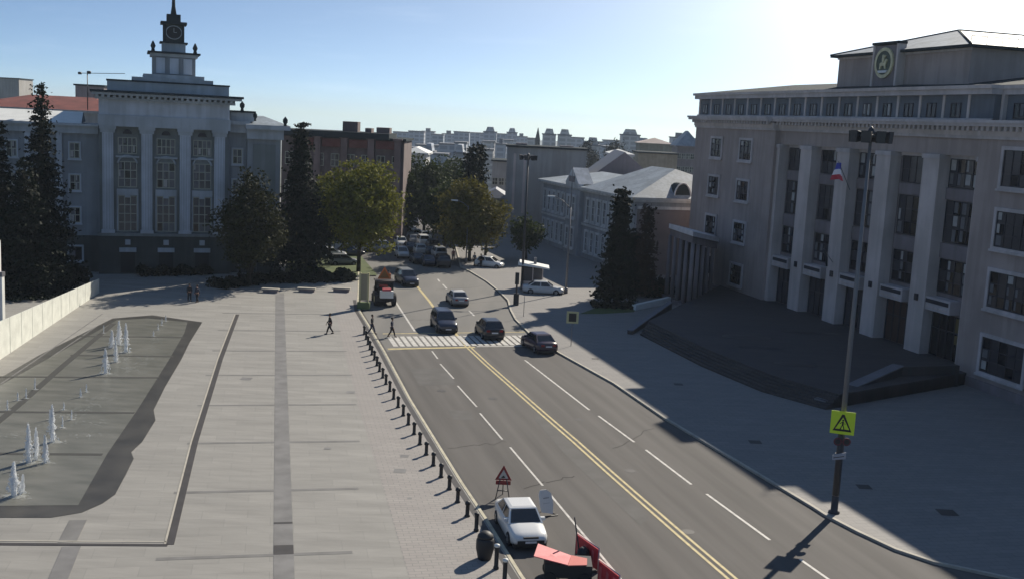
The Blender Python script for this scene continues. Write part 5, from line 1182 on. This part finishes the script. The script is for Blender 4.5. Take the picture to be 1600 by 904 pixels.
# road works vehicle
c = at(599, 474); root = empty('road_works_vehicle', (c.x, c.y, .005), 'dark road works tractor with amber triangle sign and orange load at the left kerb', 'tractor', rz=down - math.pi / 2 + math.pi)
mb = MB(); mb.box(-1.0, 1.0, -1.9, 1.6, .55, 1.2, BLACKP); mb.box(-.75, .75, .9, 2.6, .6, 1.55, BLACKP); mb.build('chassis', root)
mb = MB(); mb.box(-.95, .95, -1.0, .8, 1.2, 1.3, BLACKP)
for x in (-.9, .82):
    for y in (-.98, .7): mb.box(x, x + .08, y, y + .08, 1.3, 2.5, BLACKP)
mb.box(-1.0, 1.0, -1.1, .9, 2.5, 2.62, mat('cab_roof_dark', (.05, .04, .04), .6)); cab = mb.build('cab', root)
mb = MB(); mb.box(-.88, .88, -.93, -.9, 1.3, 2.5, CGL); mb.build('rear_glass', cab); mb = MB(); mb.box(-.88, .88, .72, .75, 1.3, 2.5, CGL); mb.build('windscreen', cab)
for x, y, r in ((-.95, -1.1, .7), (.95, -1.1, .7), (-.85, 1.7, .45), (.85, 1.7, .45)):
    mb = MB(); mb.tube([(x - .2, y, r), (x + .2, y, r)], r, RUBBER, 18); o = mb.build('wheel', root); mb = MB(); sg_ = 1 if x > 0 else -1; mb.tube([(x + sg_ * .2, y, r), (x + sg_ * .22, y, r)], r * .5, YP, 12); mb.build('rim', o)
mb = MB(); z = 2.7; q = [(-.75, -.2, z), (.75, -.2, z), (0, -.2, z + 1.35)]; mb.tube_rings([q, [(a, b + .05, c_) for a, b, c_ in q]], ORANGE, False)
q = [(-.5, -.215, z + .14), (.5, -.215, z + .14), (0, -.215, z + 1.05)]; mb.face(q, mat('sign_amber', (.25, .12, .03), .6)); mb.build('triangle_sign', root)
mb = MB(); mb.box(-.7, .7, -2.5, -1.95, 1.0, 1.75, WHITE); mb.box(-.45, .45, -2.45, -2.0, 1.75, 2.0, PINKB); mb.build('load_box', root)

# ------------------------------------------------------------------ near road works
p = at(785, 778); root = empty('works_sign', (p.x, p.y, 0), 'triangular road works sign on leaning legs behind the white sedan', 'sign')
for a, b in (((-.38, -.25, 0), (-.13, 0, 1.35)), ((.38, -.25, 0), (.13, 0, 1.35)), ((0, .7, 0), (0, .05, 1.4)), ((-.3, -.18, .5), (.3, -.18, .5))): mb = MB(); mb.tube([a, b], .03, POLED, 6); mb.build('leg', root)
mb = MB(); z = 1.05; q = [(-.45, -.06, z), (.45, -.06, z), (0, -.02, z + .82)]; mb.tube_rings([q, [(a, b + .03, c_) for a, b, c_ in q]], mat('sign_red_shaded', (.22, .02, .02), .6), False)  # sign colours darkened, the backlit shade is painted in
q = [(-.27, -.075, z + .1), (.27, -.075, z + .1), (0, -.05, z + .58)]; mb.face(q, mat('sign_pale', (.45, .42, .38), .6)); mb.box(-.4, .4, -.08, -.05, z - .25, z - .03, mat('sign_red_shaded', (0, 0, 0))); 
mb.face([(-.12, -.09, z + .14), (.1, -.09, z + .14), (.02, -.088, z + .26), (-.06, -.088, z + .22)], INK); mb.build('triangle_board', root)
p = at(856, 806); root = empty('speed_sign', (p.x, p.y, 0), 'white rounded board leaning on a low frame right of the white sedan', 'sign', rz=.55)
mb = MB(); prf = [(-.36, .15), (.3, .0), (.42, .5), (.36, 1.0), (.1, 1.2), (-.28, 1.22), (-.4, 1.0), (-.42, .5)]
mb.tube_rings([[(a, -.0 + b * .35, b + .1) for a, b in prf], [(a, .03 + b * .35, b + .1) for a, b in prf]], mat('board_white', (.62, .60, .57), .6), False)
mb.box(-.2, .2, .19, .2, .62, .66, mat('board_mark', (.3, .29, .28), .7)); mb.box(-.16, .18, .27, .28, .88, .93, MATS['board_mark'])
mb.build('board', root); mb = MB(); mb.tube([(-.35, .0, .03), (.55, -.1, .03)], .03, POLED, 6); mb.tube([(.3, .9, .03), (0, .4, 1.1)], .025, POLED, 6); mb.tube([(.55, -.1, .03), (.3, .9, .03)], .025, POLED, 6); mb.build('stand', root)
def barrier(label, a, b, h, M):
    A, B = at(*a), at(*b); d = B - A; L_ = d.length; root = empty('barrier_panel', (A.x, A.y, 0), label, 'barrier', 'red barrier panels along the lane line', rz=math.atan2(d.y, d.x))
    mb = MB(); mb.box(.04, L_ - .04, -.03, .03, .12, h - .06, M); 
    for k in range(3): mb.box(.1 + k * L_ / 3, .3 + k * L_ / 3, -.036, .036, .3, h - .25, PINKB)
    mb.build('panel', root); mb = MB(); mb.tube([(0, 0, 0), (0, 0, h), (L_, 0, h), (L_, 0, 0)], .045, mat('barrier_frame', (.62, .42, .40), .5), 6); mb.build('frame', root)
    for x in (.1, L_ - .1): mb = MB(); mb.box(x - .06, x + .06, -.35, .35, 0, .08, BLACKP); mb.build('foot', root)
barrier('red barrier panel in pale frame right of the fallen red sheet', (899, 868), (934, 894), 1.15, REDB)
barrier('red barrier panel cut by the bottom frame edge nearest the yellow line', (934, 912), (966, 938), 1.15, REDB)
p = at(870, 905); root = empty('works_cart', (p.x, p.y, 0), 'dark works cart under a tilted faded red sheet in front of the sedan', 'cart')
mb = MB(); mb.box(-.6, 1.5, -.6, .6, .35, .95, BLACKP); mb.build('body', root)
for x in (-.35, 1.2):
    for y in (-.6, .6): mb = MB(); mb.tube([(x, y - .09, .3), (x, y + .09, .3)], .3, RUBBER, 14); mb.build('wheel', root)
mb = MB(); mb.hexa([(-1.1, -.55, 1.25), (.4, -.7, .98), (.6, .35, 1.0), (-.9, .6, 1.38), (-1.1, -.55, 1.29), (.4, -.7, 1.02), (.6, .35, 1.04), (-.9, .6, 1.42)], PINKB)
mb.hexa([(.41, -.72, .97), (1.25, -.6, .98), (1.3, .1, 1.0), (.61, .35, 1.0), (.41, -.72, 1.01), (1.25, -.6, 1.02), (1.3, .1, 1.04), (.61, .35, 1.05)], mat('salmon_sheet', (.62, .17, .14), .6)); mb.build('sheet', root)
p = at(905, 884); root = empty('tripod_stand', (p.x, p.y, 0), 'thin dark pole on tripod feet between the cart and the red barrier', 'tripod')
mb = MB(); mb.tube([(0, 0, .5), (-.35, 0, 2.35)], .035, POLED, 6); mb.build('pole', root)
for a in (0, 2.1, 4.2): mb = MB(); mb.tube([(0, 0, .75), (.75 * math.cos(a), .75 * math.sin(a), .02)], .03, POLED, 6); mb.build('leg', root)
mb = MB(); mb.lathe([(.2, .35), (.28, .45), (.28, .8), (.1, .95)], BLACKP, (.15, 0, 0), 12); mb.build('weight', root)
p = at(925, 915); root = empty('traffic_cone', (p.x, p.y, 0), 'small dark rubber wheel-like weight lying by the tripod at the bottom edge', 'weight'); root.name = 'rubber_weight'
mb = MB(); mb.lathe([(.18, 0), (.36, .02), (.4, .12), (.34, .22), (.18, .2)], RUBBER, (0, 0, 0), 16); mb.build('ring', root)

# ------------------------------------------------------------------ people
SKIN = mat('skin', (.35, .2, .14), .6)
def skin_obj(name, parent, verts, edges, rad, M, sub=1):
    me = bpy.data.meshes.new(name); me.from_pydata(verts, edges, []); o = bpy.data.objects.new(name, me); COL.objects.link(o); o.parent = parent; me.materials.append(M)
    mo = o.modifiers.new('skin', 'SKIN'); mo.use_smooth_shade = True
    lay = me.skin_vertices[0] if me.skin_vertices else None
    if lay is None: return o
    for v, r in zip(lay.data, rad): v.radius = (r, r) if not isinstance(r, tuple) else r
    lay.data[0].use_root = True
    if sub: s = o.modifiers.new('sub', 'SUBSURF'); s.levels = sub; s.render_levels = sub
    return o
def person(label, x, y, head, top, legs, hair=(.02, .015, .01), z=KZ, stride=.28, sc=1.0, group=None):
    p = at(x, y, z); root = empty('person', (p.x, p.y, z), label, 'person', group, rz=head); root.scale = (sc,) * 3
    # faces -y ; step along y
    def limb(mirr, st): return st * mirr
    hipz, kn, sh = .93, .5, 1.42
    V = [(0, 0, .98), (0, 0, 1.15), (0, 0, 1.34), (0, -.0, 1.47), (0, -.02, 1.56), (0, -.03, 1.66), (0, -.025, 1.76)]
    Rr = [(.15, .11), (.14, .10), (.17, .105), .06, .055, (.085, .1), (.06, .075)]; E = [(0, 1), (1, 2), (2, 3), (3, 4), (4, 5), (5, 6)]
    def add(v, r, j): V.append(v); Rr.append(r); E.append((j, len(V) - 1)); return len(V) - 1
    JV, JR, JE = [(0, 0, .95), (0, 0, 1.15), (0, 0, 1.35), (0, 0, 1.46)], [(.175, .135), (.165, .125), (.2, .13), .09], [(0, 1), (1, 2), (2, 3)]
    TV, TR, TE = [(0, 0, .98)], [(.16, .12)], []
    for s in (-1, 1):
        f = stride * s
        a = add((s * .1, 0, .9), .09, 0); b = add((s * .105, -f * .45 - .04, .5), .062, a); c = add((s * .105, -f + (.06 if f < 0 else 0), .1), .042, b); add((s * .11, -f - .13, .04), .04, c)
        k = len(TV); TV += [(s * .1, 0, .88), (s * .105, -f * .45 - .045, .5), (s * .105, -f + (.06 if f < 0 else 0), .12)]; TR += [.115, .085, .068]; TE += [(0, k), (k, k + 1), (k + 1, k + 2)]
        a = add((s * .19, 0, 1.4), .055, 2); b = add((s * .24, f * .25 + .03, 1.13), .042, a); c = add((s * .25, f * .6 - .06, .9), .028, b); d_ = add((s * .25, f * .65 - .08, .84), (.02, .036), c)
        for q, ln in enumerate((.075, .085, .08, .065)):
            e = add((s * .25, f * .65 - .105 + q * .018, .8), .009, d_); add((s * .245, f * .65 - .1 + q * .018, .8 - ln), .008, e)
        e = add((s * .225, f * .65 - .12, .82), .01, d_); add((s * .215, f * .65 - .135, .78), .009, e)
        k = len(JV); JV += [(s * .185, 0, 1.41), (s * .242, f * .25 + .03, 1.13), (s * .25, f * .6 - .05, .92)]; JR += [.085, .062, .05]; JE += [(2, k), (k, k + 1), (k + 1, k + 2)]
    V.append((0, -.125, 1.655)); Rr.append(.016); E.append((5, len(V) - 1))
    for o_, nm, vv, ee, rr, M in ((0, 'body', V, E, Rr, SKIN), (1, 'jacket', JV, JE, JR, top), (2, 'trousers', TV, TE, TR, legs)):
        me = bpy.data.meshes.new(nm); me.from_pydata(vv, ee, []); ob = bpy.data.objects.new(nm, me); COL.objects.link(ob); ob.parent = root; me.materials.append(M)
        mo = ob.modifiers.new('skin', 'SKIN'); mo.use_smooth_shade = True
        if not me.skin_vertices:
            at_s = me.attributes
        SKQ.append((ob, rr)); s = ob.modifiers.new('sub', 'SUBSURF'); s.levels = 1; s.render_levels = 1
    mb = MB(); mb.lathe([(.02, 1.85), (.07, 1.835), (.1, 1.79), (.112, 1.72), (.1, 1.66)], mat('hair_dark', hair, .8), (0, .012, 0), 12); mb.build('hair', root)
    for s in (-1, 1):
        f = stride * s; yy = -f + (.06 if f < 0 else 0); mb = MB(); mb.tube([(s * .108, yy + .05, .06), (s * .11, yy - .05, .05), (s * .112, yy - .2, .035)], [.05, .055, .035], BLACKP, 8); mb.build('shoe', root)
    return root
SKQ = []
J1, J2, J3, J4 = mat('jacket_black', (.012, .012, .014), .8), mat('jacket_navy', (.02, .025, .05), .8), mat('jacket_orange', (.6, .15, .03), .7), mat('jacket_grey', (.12, .12, .13), .8)
T1, T2 = mat('trousers_black', (.012, .012, .014), .85), mat('trousers_blue', (.03, .04, .08), .85)
person('person in black walking alone across the sunlit plaza', 515, 521, -1.2, J1, T1, sc=1.05)
person('person in dark clothes stepping off the left kerb at the crossing', 581, 521, 1.4, J1, T2, z=.01, sc=1.0)
person('person in dark clothes walking on the left end of the striped crossing', 612, 526, 1.4, J2, T1, z=.01, sc=1.0)
person('left person of the pair standing at the tree shadow on the plaza', 296, 470, .5, J1, T1, stride=.12)
person('right person of the pair standing at the tree shadow on the plaza', 308, 472, -.6, J2, T1, stride=.15)
person('person in orange work vest standing behind the road works vehicle', 607, 446, .3, J3, T1, z=.01, stride=.08)
person('person in pale top on the far right pavement near the autumn tree', 708, 408, .2, mat('jacket_salmon', (.45, .2, .15), .8), T2, stride=.2)
person('person in grey jacket under the far street lamp on the right pavement', 741, 415, 2.6, J4, T1, stride=.2)
person('person in black further along the right pavement beside the tree shade', 751, 417, 2.9, J1, T1, stride=.25)
bpy.context.view_layer.update()
for ob, rr in SKQ:
    me = ob.data
    lay = me.skin_vertices[0] if len(me.skin_vertices) else None
    if lay is None:
        bm = bmesh.new(); bm.from_mesh(me); L0_ = bm.verts.layers.skin.verify(); bm.verts.ensure_lookup_table()
        for i, v in enumerate(bm.verts): r = rr[i]; v[L0_].radius = r if isinstance(r, tuple) else (r, r); v[L0_].use_root = (i == 0)
        bm.to_mesh(me); bm.free()
    else:
        for i, v in enumerate(lay.data): r = rr[i]; v.radius = r if isinstance(r, tuple) else (r, r)
        lay.data[0].use_root = True

# distant crane-like antenna on the roof left of the ministry attic
q = G.P(-2.0, -6, 21.4); root = empty('roof_aerial', q, 'thin dark aerial with cross arm on the roof left of the stepped attic', 'aerial')
root.location.z = 19.0
mb = MB(); mb.tube([(0, 0, 0), (0, 0, 4.4)], .06, POLED, 5); mb.build('mast', root)
mb = MB(); mb.tube([(-.9, 0, 4.3), (4.5, 0, 4.5)], .035, POLED, 4); mb.lathe([(.2, -.15), (.25, 0), (.2, .15)], POLED, (-.9, 0, 4.3), 8); mb.lathe([(.2, -.15), (.28, .1), (.2, .2)], POLED, (.2, 0, 4.4), 8); mb.build('cross_arm', root)
bpy.context.view_layer.update()

# ------------------------------------------------------------------ haze
hz = MB(); hz.box(-2600, 2600, -150, 4200, -120, 60, mat('haze_air', (1, 1, 1))); ho = hz.build('haze'); tag(ho, kind='stuff')
HM = MATS['haze_air']; t = HM.node_tree; t.nodes.clear(); o_ = t.nodes.new('ShaderNodeOutputMaterial'); v_ = t.nodes.new('ShaderNodeVolumePrincipled')
v_.inputs['Color'].default_value = (.72, .84, 1, 1); v_.inputs['Density'].default_value = .00014; v_.inputs['Anisotropy'].default_value = 0.2; t.links.new(v_.outputs[0], o_.inputs['Volume'])
tag(ho, 'thin pale haze over the whole city', 'haze', kind='stuff')
